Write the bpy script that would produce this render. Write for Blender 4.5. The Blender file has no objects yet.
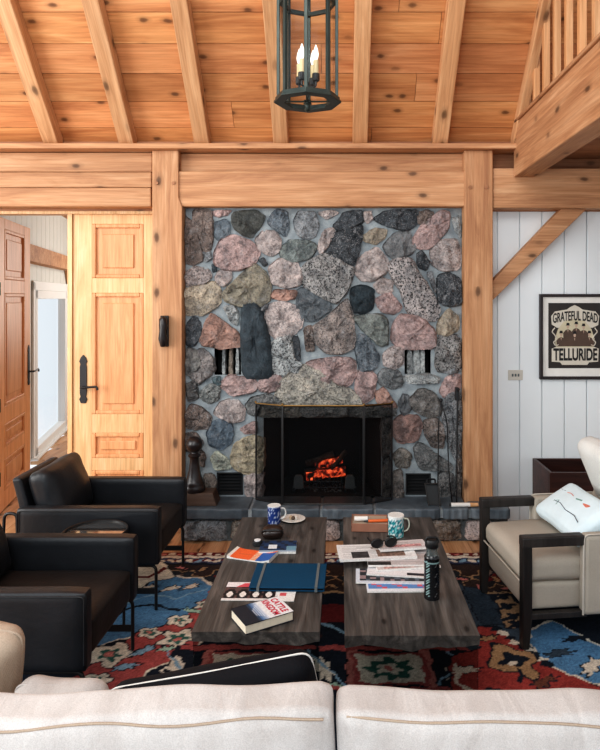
import bpy, bmesh, math, random
import numpy as np
from mathutils import Vector, Matrix, noise
random.seed(7)
PI = math.pi
SC = bpy.context.scene
COL = SC.collection
CX, CY, F, EYE = 340.0, 298.0, 620.0, 1.68      # principal point, focal length in pixels, eye height

def at(u, v, Y):                 # point at depth Y that the photo shows at (u, v)
    return Vector(((u-CX)/F*Y, Y, EYE-(v-CY)/F*Y))
def on(u, v, z=0.0):             # point of the horizontal plane z
    Y = F*(EYE-z)/(v-CY)
    return Vector(((u-CX)/F*Y, Y, z))
def lin(c):
    return tuple(((x/255.0)/12.92 if x/255.0 <= 0.04045 else ((x/255.0+0.055)/1.055)**2.4) for x in c[:3])
def L4(c): return lin(c)+(1.0,)

# ------------------------------------------------------------------ mesh builder
class MB:
    def __init__(s): s.v=[]; s.f=[]; s.c=[]; s.hascol=False; s.m=[]; s.mi=0
    def add(s, verts, faces, col=None, M=None):
        o=len(s.v)
        for p in verts:
            p=Vector(p)
            s.v.append(M@p if M else p)
        if col is not None: s.hascol=True
        s.c += [col]*len(verts)
        for f in faces:
            s.f.append([i+o for i in f]); s.m.append(s.mi)
        return s
    def box(s,x0,x1,y0,y1,z0,z1,col=None,M=None):
        v=[(x0,y0,z0),(x1,y0,z0),(x1,y1,z0),(x0,y1,z0),(x0,y0,z1),(x1,y0,z1),(x1,y1,z1),(x0,y1,z1)]
        return s.add(v,[(0,3,2,1),(4,5,6,7),(0,1,5,4),(1,2,6,5),(2,3,7,6),(3,0,4,7)],col,M)
    def prism(s,poly,axis,a,b,col=None,M=None):
        n=len(poly); mk={'x':lambda p,t:(t,p[0],p[1]),'y':lambda p,t:(p[0],t,p[1]),'z':lambda p,t:(p[0],p[1],t)}[axis]
        v=[mk(p,a) for p in poly]+[mk(p,b) for p in poly]
        f=[tuple(range(n)),tuple(range(2*n-1,n-1,-1))]+[(i,i+n,(i+1)%n+n,(i+1)%n) for i in range(n)]
        return s.add(v,f,col,M)
    def tube(s,path,r,n=8,closed=False,col=None,M=None):
        P=[Vector(p) for p in path]; m=len(P); R=r if isinstance(r,(list,tuple)) else [r]*m
        v=[]; f=[]; nrm=None
        for i in range(m):
            if closed: t=(P[(i+1)%m]-P[i-1])
            else: t=P[min(i+1,m-1)]-P[max(i-1,0)]
            t.normalize()
            if nrm is None:
                nrm=t.cross(Vector((0,0,1)))
                if nrm.length<.1: nrm=t.cross(Vector((1,0,0)))
            nrm=(nrm-t*nrm.dot(t)).normalized(); b=t.cross(nrm)
            for k in range(n):
                a=2*PI*k/n; v.append(P[i]+(nrm*math.cos(a)+b*math.sin(a))*R[i])
        mm=m if closed else m-1
        for i in range(mm):
            j=(i+1)%m
            for k in range(n): f.append((i*n+k,i*n+(k+1)%n,j*n+(k+1)%n,j*n+k))
        if not closed:
            f.append(tuple(range(n-1,-1,-1))); f.append(tuple((m-1)*n+k for k in range(n)))
        return s.add(v,f,col,M)
    def lathe(s,prof,c=(0,0,0),n=28,col=None,M=None,sx=1,sy=1,a0=0):
        v=[];f=[]; m=len(prof)
        for r,z in prof:
            for k in range(n):
                a=2*PI*k/n+a0; v.append((c[0]+r*math.cos(a)*sx,c[1]+r*math.sin(a)*sy,c[2]+z))
        for i in range(m-1):
            for k in range(n): f.append((i*n+k,i*n+(k+1)%n,(i+1)*n+(k+1)%n,(i+1)*n+k))
        f.append(tuple(range(n-1,-1,-1))); f.append(tuple((m-1)*n+k for k in range(n)))
        return s.add(v,f,col,M)
    def ball(s,c,r,n=12,sc=(1,1,1),col=None,M=None):
        prof=[(max(r*math.sin(PI*i/n),1e-4),-r*math.cos(PI*i/n)) for i in range(n+1)]
        T=Matrix.Translation(c)@Matrix.Diagonal((sc[0],sc[1],sc[2],1))
        return s.lathe(prof,n=2*n,col=col,M=(M@T) if M else T)
    def cushion(s,sx,sy,sz,r=.04,puff=.03,nz=.006,ns=5.0,n=18,seed=0,M=None,col=None,pinch=0.0):
        bm=bmesh.new(); bmesh.ops.create_cube(bm,size=2.0)
        bmesh.ops.subdivide_edges(bm,edges=bm.edges[:],cuts=n,use_grid_fill=True)
        h=Vector((sx/2,sy/2,sz/2)); rr=min(r,sz/2*.98)
        out=[]
        for w in bm.verts:
            u=w.co.copy(); q=Vector((u.x*h.x,u.y*h.y,u.z*h.z))
            c=Vector((max(-h.x+rr,min(h.x-rr,q.x)),max(-h.y+rr,min(h.y-rr,q.y)),max(-h.z+rr,min(h.z-rr,q.z))))
            d=q-c
            if d.length>1e-6: q=c+d.normalized()*rr
            e=(1-u.x**2)*(1-u.y**2)
            q.z+= (1 if u.z>0 else -1)*puff*e*abs(u.z)
            if pinch:
                k=pinch*(1-abs(u.z))*0+pinch
                q.x*=1-k*(1-u.y**2)*abs(u.x)**4; q.y*=1-k*(1-u.x**2)*abs(u.y)**4
            nv=noise.noise_vector(q*ns+Vector((seed*7.3,seed*3.1,seed)))
            q+=nv*nz
            out.append(q)
        bm.verts.index_update()
        fs=[[x.index for x in f.verts] for f in bm.faces]; bm.free()
        return s.add(out,fs,col,M)

def rpath(pts, r, seg=5, closed=False):          # polyline with rounded corners
    P=[Vector(p) for p in pts]; out=[]; n=len(P)
    for i in range(n):
        if not closed and i in (0,n-1): out.append(P[i]); continue
        a=P[i-1]; b=P[i]; c=P[(i+1)%n]
        d1=(a-b); d2=(c-b); rr=min(r,d1.length*.49,d2.length*.49)
        s_=b+d1.normalized()*rr; e=b+d2.normalized()*rr
        for k in range(seg+1):
            t=k/seg; out.append(s_*(1-t)**2+b*2*t*(1-t)+e*t*t)
    return out

def link(name, mb, mats, parent=None, smooth=None, bevel=0, world=True, seg=2):
    me=bpy.data.meshes.new(name)
    off=parent_world(parent) if (parent and world) else Vector((0,0,0))
    me.from_pydata([tuple(p-off) for p in mb.v],[],mb.f)
    if not isinstance(mats,(list,tuple)): mats=[mats]
    for m in mats: me.materials.append(m)
    if len(mats)>1:
        me.polygons.foreach_set('material_index',mb.m)
    if mb.hascol:
        ca=me.color_attributes.new('Col','FLOAT_COLOR','POINT')
        arr=np.ones((len(mb.v),4),dtype=np.float32)
        for i,c in enumerate(mb.c):
            if c is not None: arr[i,:len(c)]=c
        ca.data.foreach_set('color',arr.ravel())
    bm=bmesh.new(); bm.from_mesh(me); bmesh.ops.recalc_face_normals(bm,faces=bm.faces[:]); bm.to_mesh(me); bm.free()
    if smooth is not None:
        me.shade_smooth(); me.set_sharp_from_angle(angle=math.radians(smooth))
    o=bpy.data.objects.new(name,me); COL.objects.link(o)
    if parent: o.parent=parent
    if bevel:
        b=o.modifiers.new('bevel','BEVEL'); b.width=bevel; b.segments=seg; b.limit_method='ANGLE'; b.angle_limit=math.radians(40)
    return o
def parent_world(p):
    off=Vector((0,0,0))
    while p is not None: off+=p.location; p=p.parent
    return off
def tag(o,label,cat=None,group=None,kind=None):
    o['label']=label
    if cat: o['category']=cat
    if group: o['group']=group
    if kind: o['kind']=kind
    return o
def thing(name,loc,label,cat,group=None,kind=None):
    o=bpy.data.objects.new(name,None); COL.objects.link(o); o.location=loc; o.empty_display_size=.05
    return tag(o,label,cat,group,kind)
def dup(root,loc,label,group=None):
    r=root.copy(); COL.objects.link(r); r.location=loc; r['label']=label
    if group: r['group']=group
    for ch in list(root.children):
        c=ch.copy(); COL.objects.link(c); c.parent=r
        for g in list(ch.children):
            d=g.copy(); COL.objects.link(d); d.parent=c
    return r
def text_mb(body, w, h, M, arch=0.0, extrude=0.0004, col=None, bold=0.0):
    cu=bpy.data.curves.new('t','FONT'); cu.body=body; cu.size=1; cu.extrude=0; cu.offset=bold
    ob=bpy.data.objects.new('t',cu); COL.objects.link(ob)
    dg=bpy.context.evaluated_depsgraph_get(); me=bpy.data.meshes.new_from_object(ob.evaluated_get(dg))
    vs=[v.co.copy() for v in me.vertices]; fs=[list(p.vertices) for p in me.polygons]
    bpy.data.objects.remove(ob); bpy.data.curves.remove(cu); bpy.data.meshes.remove(me)
    x0=min(p.x for p in vs); x1=max(p.x for p in vs); y0=min(p.y for p in vs); y1=max(p.y for p in vs)
    out=[]
    for p in vs:
        u=(p.x-x0)/(x1-x0); t=(p.y-y0)/(y1-y0)
        yy=t*h
        if arch: yy=t*h*(1+.0*arch)+arch*(1-(2*u-1)**2)
        out.append(Vector(((u-.5)*w,yy,extrude)))
    mb=MB(); mb.add(out,fs,col,M); return mb

# ------------------------------------------------------------------ materials
class NB:
    def __init__(s,name):
        s.m=bpy.data.materials.new(name); s.m.use_nodes=True; s.t=s.m.node_tree; s.t.nodes.clear()
        s.out=s.n('ShaderNodeOutputMaterial')
    def n(s,t,**k):
        o=s.t.nodes.new(t)
        for a,b in k.items(): setattr(o,a,b)
        return o
    def l(s,a,b): s.t.links.new(a,b)
    def ramp(s,fac,stops,interp='LINEAR'):
        r=s.n('ShaderNodeValToRGB'); r.color_ramp.interpolation=interp; e=r.color_ramp.elements
        while len(e)<len(stops): e.new(.5)
        for i,(p,c) in enumerate(stops): e[i].position=p; e[i].color=c if len(c)==4 else tuple(c)+(1,)
        s.l(fac,r.inputs[0]); return r.outputs[0]
    def mix(s,a,b,fac,mode='MIX'):
        m=s.n('ShaderNodeMix',data_type='RGBA',blend_type=mode)
        for i,x in ((0,fac),(6,a),(7,b)):
            if hasattr(x,'is_linked') or hasattr(x,'links'): s.l(x,m.inputs[i])
            else: m.inputs[i].default_value = x if (i==0 or len(x)==4) else tuple(x)+(1,)
        return m.outputs[2]
    def math(s,op,a,b=None):
        m=s.n('ShaderNodeMath',operation=op)
        for i,x in ((0,a),(1,b)):
            if x is None: continue
            if hasattr(x,'links'): s.l(x,m.inputs[i])
            else: m.inputs[i].default_value=x
        return m.outputs[0]
    def noise(s,vec,scale,detail=4,rough=.55,dist=0):
        o=s.n('ShaderNodeTexNoise'); o.inputs['Scale'].default_value=scale; o.inputs['Detail'].default_value=detail
        o.inputs['Roughness'].default_value=rough; o.inputs['Distortion'].default_value=dist
        if vec is not None: s.l(vec,o.inputs['Vector'])
        return o.outputs['Fac']
    def coord(s): return s.n('ShaderNodeTexCoord').outputs['Object']
    def mapping(s,vec,scale,loc=None):
        m=s.n('ShaderNodeMapping'); m.inputs['Scale'].default_value=scale
        if loc is not None:
            if hasattr(loc,'links'): s.l(loc,m.inputs['Location'])
            else: m.inputs['Location'].default_value=loc
        s.l(vec,m.inputs['Vector']); return m.outputs[0]
    def bsdf(s,col,rough=.6,bump=None,bstr=.3,bdist=.01,metal=0,**k):
        b=s.n('ShaderNodeBsdfPrincipled')
        if hasattr(col,'links'): s.l(col,b.inputs['Base Color'])
        else: b.inputs['Base Color'].default_value=tuple(col)[:3]+(1,)
        if hasattr(rough,'links'): s.l(rough,b.inputs['Roughness'])
        else: b.inputs['Roughness'].default_value=rough
        b.inputs['Metallic'].default_value=metal
        for a,v in k.items(): b.inputs[a.replace('_',' ')].default_value=v
        if bump is not None:
            u=s.n('ShaderNodeBump'); u.inputs['Strength'].default_value=bstr; u.inputs['Distance'].default_value=bdist
            s.l(bump,u.inputs['Height']); s.l(u.outputs[0],b.inputs['Normal'])
        s.l(b.outputs[0],s.out.inputs[0]); return b

def flat(name,c,rough=.6,var=.12,scale=12,bstr=.15,metal=0,**k):     # slightly uneven plain surface
    b=NB(name); co=b.coord(); f=b.noise(co,scale,5)
    base=lin(c); col=b.ramp(f,[(.3,tuple(x*(1-var) for x in base)),(.7,tuple(min(1,x*(1+var)) for x in base))])
    b.bsdf(col,rough,b.noise(co,scale*6,3),bstr,.004,metal,**k); return b.m
def painted(name,rough=.6,bstr=.1,scale=150,mul=None):                # colours come from the mesh's own colour attribute
    b=NB(name); a=b.n('ShaderNodeAttribute',attribute_name='Col'); co=b.coord()
    f=b.noise(co,scale,3); m=b.ramp(f,[(.3,(.8,.8,.8)),(.7,(1.1,1.1,1.1))])
    b.bsdf(b.mix(a.outputs['Color'],m,1.0,'MULTIPLY'),rough,f,bstr,.003); return b.m
def wood(name,tones,axis='x',rough=.6,knots=True,attr=False,stretch=1.0,bstr=.25,knot_scale=1.6,spec=.4,tilt=0):
    b=NB(name); co=b.coord()
    if tilt:
        tm=b.n('ShaderNodeMapping'); tm.inputs['Rotation'].default_value=(tilt,0,0); b.l(co,tm.inputs['Vector']); co=tm.outputs[0]
    info=b.n('ShaderNodeObjectInfo'); r=b.math('MULTIPLY',info.outputs['Random'],40.0)
    if attr:
        a=b.n('ShaderNodeAttribute',attribute_name='Col'); r=b.math('ADD',r,b.math('MULTIPLY',a.outputs['Alpha'],40.0))
    cb=b.n('ShaderNodeCombineXYZ')
    for i in range(3): b.l(r,cb.inputs[i])
    i='xyz'.index(axis)
    def sc(al,ac): v=[ac]*3; v[i]=al; return v
    g1=b.noise(b.mapping(co,sc(.5*stretch,5*stretch),cb.outputs[0]),2.2,6,.6,1.0)
    g2=b.noise(b.mapping(co,sc(1.6*stretch,55*stretch),cb.outputs[0]),1.6,4,.6,.3)
    col=b.ramp(g1,[(.28,lin(tones[0])),(.5,lin(tones[1])),(.74,lin(tones[2]))])
    col=b.mix(col,b.ramp(g2,[(.3,(.72,.66,.6)),(.62,(1.06,1.06,1.06))]),.75,'MULTIPLY')
    if knots:
        sp_=b.n('ShaderNodeSeparateXYZ'); b.l(b.mapping(co,(1,1,1),cb.outputs[0]),sp_.inputs[0])
        o_=[k for k in range(3) if k!=i]
        kc=b.n('ShaderNodeCombineXYZ'); b.l(b.math('MULTIPLY',sp_.outputs[i],2.4),kc.inputs[0]); b.l(b.math('MULTIPLY',b.math('ADD',sp_.outputs[o_[0]],sp_.outputs[o_[1]]),4.6),kc.inputs[1])
        kv=kc.outputs[0]
        vo=b.n('ShaderNodeTexVoronoi',voronoi_dimensions='2D'); vo.inputs['Scale'].default_value=knot_scale/1.5
        nz=b.n('ShaderNodeTexNoise'); nz.inputs['Scale'].default_value=6; b.l(kv,nz.inputs['Vector'])
        b.l(b.mix(kv,nz.outputs['Color'],.06),vo.inputs['Vector'])
        dk=tuple(x*.28 for x in lin(tones[0])); 
        k=b.ramp(vo.outputs['Distance'],[(.0,(.95,.95,.95)),(.05,(.8,.8,.8)),(.085,(.25,.25,.25)),(.16,(0,0,0))]); k=b.math('MULTIPLY',k,b.ramp(vo.outputs['Color'],[(.3,(0,0,0)),(.5,(1,1,1))]))
        col=b.mix(col,dk,k)
    if attr: col=b.mix(col,a.outputs['Color'],1.0,'MULTIPLY')
    rv=b.ramp(info.outputs['Random'],[(0,(.9,.9,.9)),(1,(1.08,1.08,1.08))])
    col=b.mix(col,rv,1.0,'MULTIPLY')
    b.bsdf(col,rough,g2,bstr,.006,Specular_IOR_Level=spec); return b.m
def glassy(name,tint=(1,1,1),refl=.9,rough=.02,tr=1.0):               # thin clear sheet
    b=NB(name); t=b.n('ShaderNodeBsdfTransparent'); t.inputs[0].default_value=tuple(tint)+(1,)
    g=b.n('ShaderNodeBsdfGlossy'); g.inputs['Roughness'].default_value=rough
    lw=b.n('ShaderNodeLayerWeight'); lw.inputs[0].default_value=.5; fr=b.math('ADD',b.math('MULTIPLY',b.math('POWER',lw.outputs['Facing'],4.5),.95),.04)
    mx=b.n('ShaderNodeMixShader'); b.l(b.math('MULTIPLY',fr,refl),mx.inputs[0])
    b.l(t.outputs[0],mx.inputs[1]); b.l(g.outputs[0],mx.inputs[2]); b.l(mx.outputs[0],b.out.inputs[0]); return b.m
def emit(name,c,s):
    b=NB(name); e=b.n('ShaderNodeEmission'); e.inputs[0].default_value=L4(c); e.inputs[1].default_value=s
    b.l(e.outputs[0],b.out.inputs[0]); return b.m

PINE=[(176,116,68),(206,146,92),(226,172,118)]
FIR=[(160,112,80),(190,142,104),(210,168,132)]
DOOR=[(210,162,114),(224,182,134),(232,198,156)]
M={}
M['ceil']=wood('pine_boards',[(166,106,66),(200,140,93),(220,166,118)],'x',.6,True,True,.8,.2,1.75,.4,math.atan(1.11))
M['bx']=wood('fir_timber_x',FIR,'x',.65,True,False,1,.3)
M['by']=wood('fir_timber_y',FIR,'y',.65,True,False,1,.3)
M['bz']=wood('fir_timber_z',FIR,'z',.65,True,False,1,.3,1.4)
M['raf']=wood('rafter_timber',[(178,128,88),(206,158,116),(222,180,140)],'y',.6,True,False,1,.25,1.4,.4,math.atan(1.11))
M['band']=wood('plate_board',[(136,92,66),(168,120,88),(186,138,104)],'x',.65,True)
M['door']=wood('door_fir',DOOR,'z',.42,False,False,1.3,.12)
M['doorx']=wood('door_panel_fir',[(208,146,98),(224,164,116),(234,182,136)],'z',.42,False,False,1.6,.12)
M['leaf']=wood('open_leaf_fir',[(206,138,88),(222,158,106),(234,176,126)],'z',.42,False,False,1.3,.12)
M['bal']=wood('baluster_pine',[(196,140,94),(216,164,118),(228,182,138)],'z',.5,False)
M['floor']=wood('floor_boards',[(158,112,78),(190,146,108),(210,168,130)],'y',.4,True,True,1,.15)
M['table']=wood('weathered_oak',[(44,42,41),(78,75,73),(116,111,107)],'y',.5,True,False,1.6,.35,2.4)
M['box']=wood('dark_mahogany',[(34,18,16),(58,32,27),(78,44,36)],'x',.4,False)
M['walnut']=wood('dark_stained_frame',[(28,26,26),(44,41,40),(58,54,52)],'z',.45,False)
M['plinth']=wood('plinth_wood',[(50,38,32),(76,58,48),(92,72,60)],'x',.5,False)
M['pawn']=flat('turned_dark_wood',(34,27,27),.28,.2)
M['blk']=flat('black_iron',(20,20,22),.45,.2)
M['iron']=flat('wrought_iron',(38,34,32),.45,.25)
M['brass']=flat('aged_brass',(150,118,70),.35,.15,metal=.9)
M['bronze']=flat('green_bronze',(58,66,62),.4,.25,metal=.5)
M['leather']=flat('black_leather',(28,30,34),.42,.22,9,.25,Specular_IOR_Level=.42)
M['leatherseat']=flat('worn_black_leather',(36,32,31),.5,.25,7,.35,Specular_IOR_Level=.3)
M['white']=None
M['firebrick']=flat('sooty_firebrick',(17,19,22),.85,.3)
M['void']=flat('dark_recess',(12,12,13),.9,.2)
M['grille']=flat('vent_metal',(30,31,33),.6,.2)
M['andiron']=flat('grey_cast_iron',(88,92,94),.6,.2)
M['glass']=glassy('clear_glass',(.985,.99,.99),.6)
M['acrylic']=glassy('clear_acrylic',(.72,.74,.74),.6,.03)
M['smoked']=flat('polished_tray',(170,168,166),.06,.03,metal=.95,bstr=0)
M['paper']=flat('paper_white',(226,222,216),.7,.05)
M['pages']=flat('book_pages',(226,216,196),.8,.06,60)
M['painted']=painted('printed_surface')
M['ceramic']=painted('glazed_ceramic',.18,.03)
M['cream']=flat('cream_wax',(226,206,160),.5,.06)
M['bulb']=emit('lit_bulb',(255,250,240),1.6)
M['ember']=None

def fabric(name,c,weave=420,var=.1,rough=.9,bstr=.35,big=3.0,wrinkle=0):
    b=NB(name); co=b.coord(); base=lin(c)
    f=b.noise(co,big,4); w=b.noise(co,weave,2)
    w2=b.n('ShaderNodeTexWave'); w2.inputs['Scale'].default_value=weave/3; b.l(co,w2.inputs['Vector']); w2.inputs['Distortion'].default_value=1.5
    col=b.ramp(f,[(.3,tuple(x*(1-var) for x in base)),(.7,tuple(min(1,x*(1+var*.6)) for x in base))])
    col=b.mix(col,b.ramp(w,[(.35,(.86,.86,.86)),(.65,(1.08,1.08,1.08))]),.8,'MULTIPLY')
    h=b.math('ADD',w,b.math('MULTIPLY',w2.outputs['Fac'],.4)); bd=.002
    if wrinkle:
        wr=b.noise(b.mapping(co,(14,5,5)),1.0,3,.5,.6); h=b.math('ADD',b.math('MULTIPLY',h,.12),b.math('MULTIPLY',wr,wrinkle*2)); bd=.02
        col=b.mix(col,b.ramp(wr,[(.32,(.88,.86,.85)),(.6,(1.04,1.04,1.04))]),.9,'MULTIPLY')  # crease shade put into the colour, following the wrinkle height
    b.bsdf(col,rough,h,bstr,bd,Specular_IOR_Level=.2); return b.m
M['linen']=fabric('oatmeal_linen',(200,196,193),wrinkle=.9)
M['tan']=fabric('tan_linen',(182,164,146))
M['beige']=fabric('beige_upholstery',(178,170,158))
M['ivory']=fabric('ivory_cloth',(226,226,222))
M['navyblk']=fabric('black_velvet',(16,17,23),300,.2,.75)
M['folder']=fabric('blue_bookcloth',(16,66,96),300,.12,.7,.15)
M['strap']=fabric('grey_elastic',(104,110,112),300)

def wallpaint(name,c):
    b=NB(name); co=b.coord(); f=b.noise(co,1.2,4); base=lin(c)
    b.bsdf(b.ramp(f,[(.3,tuple(x*.93 for x in base)),(.7,base)]),.55,b.noise(co,60,3),.05,.003); return b.m
M['white']=wallpaint('white_painted_boards',(232,236,238))
M['offwhite']=wallpaint('offwhite_painted_boards',(214,214,208))
M['trimwhite']=wallpaint('white_trim',(232,232,230))

def ember():
    b=NB('glowing_embers'); co=b.coord(); f=b.noise(co,22,5,.6,.4)
    c=b.ramp(f,[(.4,(0.01,.004,.003)),(.5,(.5,.03,.01)),(.62,(1,.16,.05)),(.75,(1,.45,.2))])
    s=b.ramp(f,[(.42,(0,0,0)),(.6,(1,1,1))])
    p=b.bsdf((.01,.008,.008),.9); b.l(c,p.inputs['Emission Color']); b.l(b.math('MULTIPLY',s,2.2),p.inputs['Emission Strength']); return b.m
M['ember']=ember()
def char():
    b=NB('charred_log'); co=b.coord(); f=b.noise(co,26,6,.65,.5)
    b.bsdf(b.ramp(f,[(.35,(.004,.004,.004)),(.6,(.03,.027,.025)),(.75,(.12,.11,.1))]),.9,f,.8,.02); return b.m
M['char']=char()
def stonemat():
    b=NB('fieldstone'); a=b.n('ShaderNodeAttribute',attribute_name='Col'); co=b.coord()
    f1=b.noise(co,9,6,.65,.6); f2=b.noise(co,70,4,.7); f3=b.noise(co,130,3,.6)
    col=b.mix(a.outputs['Color'],b.ramp(f1,[(.32,(.45,.47,.5)),(.5,(1,1,1)),(.68,(1.6,1.57,1.55))]),1.0,'MULTIPLY')
    sp=b.math('MULTIPLY',b.ramp(f2,[(.5,(0,0,0)),(.58,(1,1,1))]),a.outputs['Alpha'])
    col=b.mix(col,(.012,.014,.017),sp)
    f4=b.noise(b.mapping(co,(1,1,1),(3.1,7.7,1.3)),20,8,.72,.5)
    al=b.math('MINIMUM',b.math('MULTIPLY',a.outputs['Alpha'],2.2),1.0)
    col=b.mix(col,(.40,.40,.41),b.math('MULTIPLY',b.math('MULTIPLY',b.ramp(f4,[(.54,(0,0,0)),(.66,(1,1,1))]),.5),al))
    f5=b.noise(b.mapping(co,(1,1,1),(9.1,2.7,5.3)),26,8,.7,.6)
    col=b.mix(col,(.02,.022,.026),b.math('MULTIPLY',b.ramp(f5,[(.54,(0,0,0)),(.66,(1,1,1))]),.6))
    wp=b.math('MULTIPLY',b.ramp(f3,[(.58,(0,0,0)),(.66,(1,1,1))]),b.math('MULTIPLY',a.outputs['Alpha'],.7))
    col=b.mix(col,(.52,.5,.5),wp)
    h=b.math('ADD',f1,b.math('MULTIPLY',f2,.35))
    b.bsdf(col,.75,h,1.0,.035,Specular_IOR_Level=.4); return b.m
M['stone']=stonemat()
def mortar():
    b=NB('mortar'); co=b.coord(); f=b.noise(co,14,6,.6); f2=b.noise(co,160,3)
    col=b.ramp(f,[(.3,lin((118,126,132))),(.55,lin((146,154,158))),(.75,lin((168,174,176)))])
    b.bsdf(b.mix(col,b.ramp(f2,[(.3,(.8,.8,.8)),(.7,(1.1,1.1,1.1))]),.8,'MULTIPLY'),.9,b.math('ADD',f,f2),.5,.008); return b.m
M['mortar']=mortar()
def slate():
    b=NB('bluestone_slab'); co=b.coord(); f=b.noise(co,5,7,.62,.4); f2=b.noise(co,90,3)
    col=b.ramp(f,[(.3,lin((60,68,76))),(.52,lin((88,98,106))),(.74,lin((122,130,136)))])
    b.bsdf(col,.5,b.math('ADD',f,b.math('MULTIPLY',f2,.3)),.5,.01); return b.m
M['slate']=slate()
def meshmat():
    b=NB('fire_screen_mesh'); t=b.n('ShaderNodeBsdfTransparent'); d=b.n('ShaderNodeBsdfDiffuse'); d.inputs[0].default_value=(.006,.007,.008,1)
    mx=b.n('ShaderNodeMixShader'); mx.inputs[0].default_value=.58
    b.l(t.outputs[0],mx.inputs[1]); b.l(d.outputs[0],mx.inputs[2]); b.l(mx.outputs[0],b.out.inputs[0]); return b.m
M['mesh']=meshmat()
def rugmat():
    b=NB('kilim_wool'); a=b.n('ShaderNodeAttribute',attribute_name='Col'); co=b.coord()
    f=b.noise(co,240,3,.6); f2=b.noise(b.mapping(co,(8,60,1)),4,4); f3=b.noise(co,7,4)
    m=b.ramp(f,[(.3,(.62,.62,.62)),(.7,(1.3,1.3,1.3))]); m2=b.ramp(f2,[(.3,(.78,.78,.78)),(.7,(1.15,1.15,1.15))])
    m3=b.ramp(f3,[(.3,(.75,.75,.75)),(.7,(1.12,1.12,1.12))])
    c=b.mix(b.mix(b.mix(a.outputs['Color'],m,.8,'MULTIPLY'),m2,.8,'MULTIPLY'),m3,.9,'MULTIPLY')
    b.bsdf(c,.95,f,.6,.006,Specular_IOR_Level=.1); return b.m
M['rug']=rugmat()
WORLD=1.05; L_BACK=70; L_LEFT=150; L_HIGH=85; L_SIDE=60; STONE_GAIN=1.0; RUG_GAIN=1.4; SOFA_Z=.608
# ------------------------------------------------------------------ camera, light
cam=bpy.data.cameras.new('camera'); co_=bpy.data.objects.new('camera',cam); COL.objects.link(co_); SC.camera=co_
co_.location=(0,0,EYE); co_.rotation_euler=(PI/2,0,0)
cam.sensor_fit='HORIZONTAL'; cam.sensor_width=36; cam.lens=36*F/600*600/600
# the film's long side is the height: with a HORIZONTAL fit the shift unit is the width
cam.shift_x=-(CX-300)/600; cam.shift_y=(CY-375)/600
cam.clip_start=.05
SC.view_settings.view_transform='Standard'; SC.view_settings.look='Medium High Contrast'; SC.view_settings.exposure=-0.08; SC.view_settings.gamma=1.0
SC.cycles.max_bounces=8; SC.cycles.transparent_max_bounces=16; SC.cycles.use_denoising=True
SC.cycles.caustics_reflective=False; SC.cycles.caustics_refractive=False; SC.cycles.sample_clamp_indirect=4
w=bpy.data.worlds.new('sky'); SC.world=w; w.use_nodes=True
bg=w.node_tree.nodes['Background']; bg.inputs[0].default_value=(.86,.935,1,1); bg.inputs[1].default_value=WORLD
def area(name,loc,target,sx,sy,power,c=(1,1,1)):
    l=bpy.data.lights.new(name,'AREA'); l.shape='RECTANGLE'; l.size=sx; l.size_y=sy; l.energy=power; l.color=c
    o=bpy.data.objects.new(name,l); COL.objects.link(o); o.location=loc
    d=Vector(target)-Vector(loc); o.rotation_euler=d.to_track_quat('-Z','Y').to_euler(); return o
area('window_light_behind',(-1.6,-2.6,2.6),(0,4,1.2),3.2,2.4,L_BACK,(.9,.96,1))
area('window_light_left',(-4.4,1.6,2.0),(0,3.6,1.0),2.6,2.4,L_LEFT,(1,.97,.92))
area('window_light_high',(-.8,-.8,4.6),(0,4.4,2.4),2.4,1.6,L_HIGH,(1,.97,.93))
area('side_room_fill',(-1.5,8.4,1.9),(-3.2,6.2,1.4),1.8,1.6,L_SIDE,(1,.97,.92))  # added fill lamp inside the side room, shining onto its window wall

# ------------------------------------------------------------------ room shell
def st(name,mb,mat,label=None,**k):
    o=link(name,mb,mat,None,**k); o['kind']='structure'
    if label: o['label']=label
    return o
YW=4.60
mb=MB(); x=-4.4
while x<3.4:
    wv=.165; mb_off=random.random(); c=random.uniform(.88,1.06)
    mb.box(x,x+wv-.003,-1.2,4.75,-.05,0,(c,c*random.uniform(.97,1),c*random.uniform(.94,1),mb_off)); x+=wv
x=-4.2
while x<-.9:
    c=random.uniform(.88,1.06); y0_=max(4.752,6.4+(-3.18-x)/.235-.1); mb.box(x,x+.162,y0_,11,-.05,0,(c,c,c,random.random())); x+=.165
st('floor',mb,M['floor'],'honey coloured plank floor showing before the hearth')

# pine board ceiling, sloping up towards the viewer
S=1.11; Z0=2.815; A=math.atan(S)
def roofz(y): return Z0+(4.6-y)*S
mb=MB(); L=-.06
while L<5.4:
    pw=.2; y0=4.6-L*math.cos(A); y1=4.6-(L+pw-.004)*math.cos(A); x=-4.4
    while x<3.4:
        ln=random.uniform(3.2,6.5); x1=min(x+ln,3.4); c=random.uniform(.84,1.08)
        col=(c,c*random.uniform(.94,1.02),c*random.uniform(.9,1.02),random.random())
        P=[(x,y0,roofz(y0)),(x1-.003,y0,roofz(y0)),(x1-.003,y1,roofz(y1)),(x,y1,roofz(y1))]
        n=Vector((0,S,1)).normalized()*.03
        mb.add(P+[tuple(Vector(p)+n) for p in P],[(0,1,2,3),(4,5,6,7),(0,1,5,4),(1,2,6,5),(2,3,7,6),(3,0,4,7)],col); x=x1
    L+=pw
mb.add([(-4.4,4.64,roofz(4.64)+.06),(3.4,4.64,roofz(4.64)+.06),(3.4,.6,roofz(.6)+.06),(-4.4,.6,roofz(.6)+.06)],[(0,1,2,3)],(.3,.25,.2,.5))  # backing sheet added above the boards to block light through their gaps
st('ceiling',mb,M['ceil'],'sloping knotty pine board ceiling')
RX=[(-3.22,''),(-2.655,''),(-2.09,'leftmost'),(-1.546,'second'),(-1.0,'third'),(-.428,'fourth'),(.145,'fifth'),(.726,'sixth'),(1.283,'seventh')]
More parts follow.
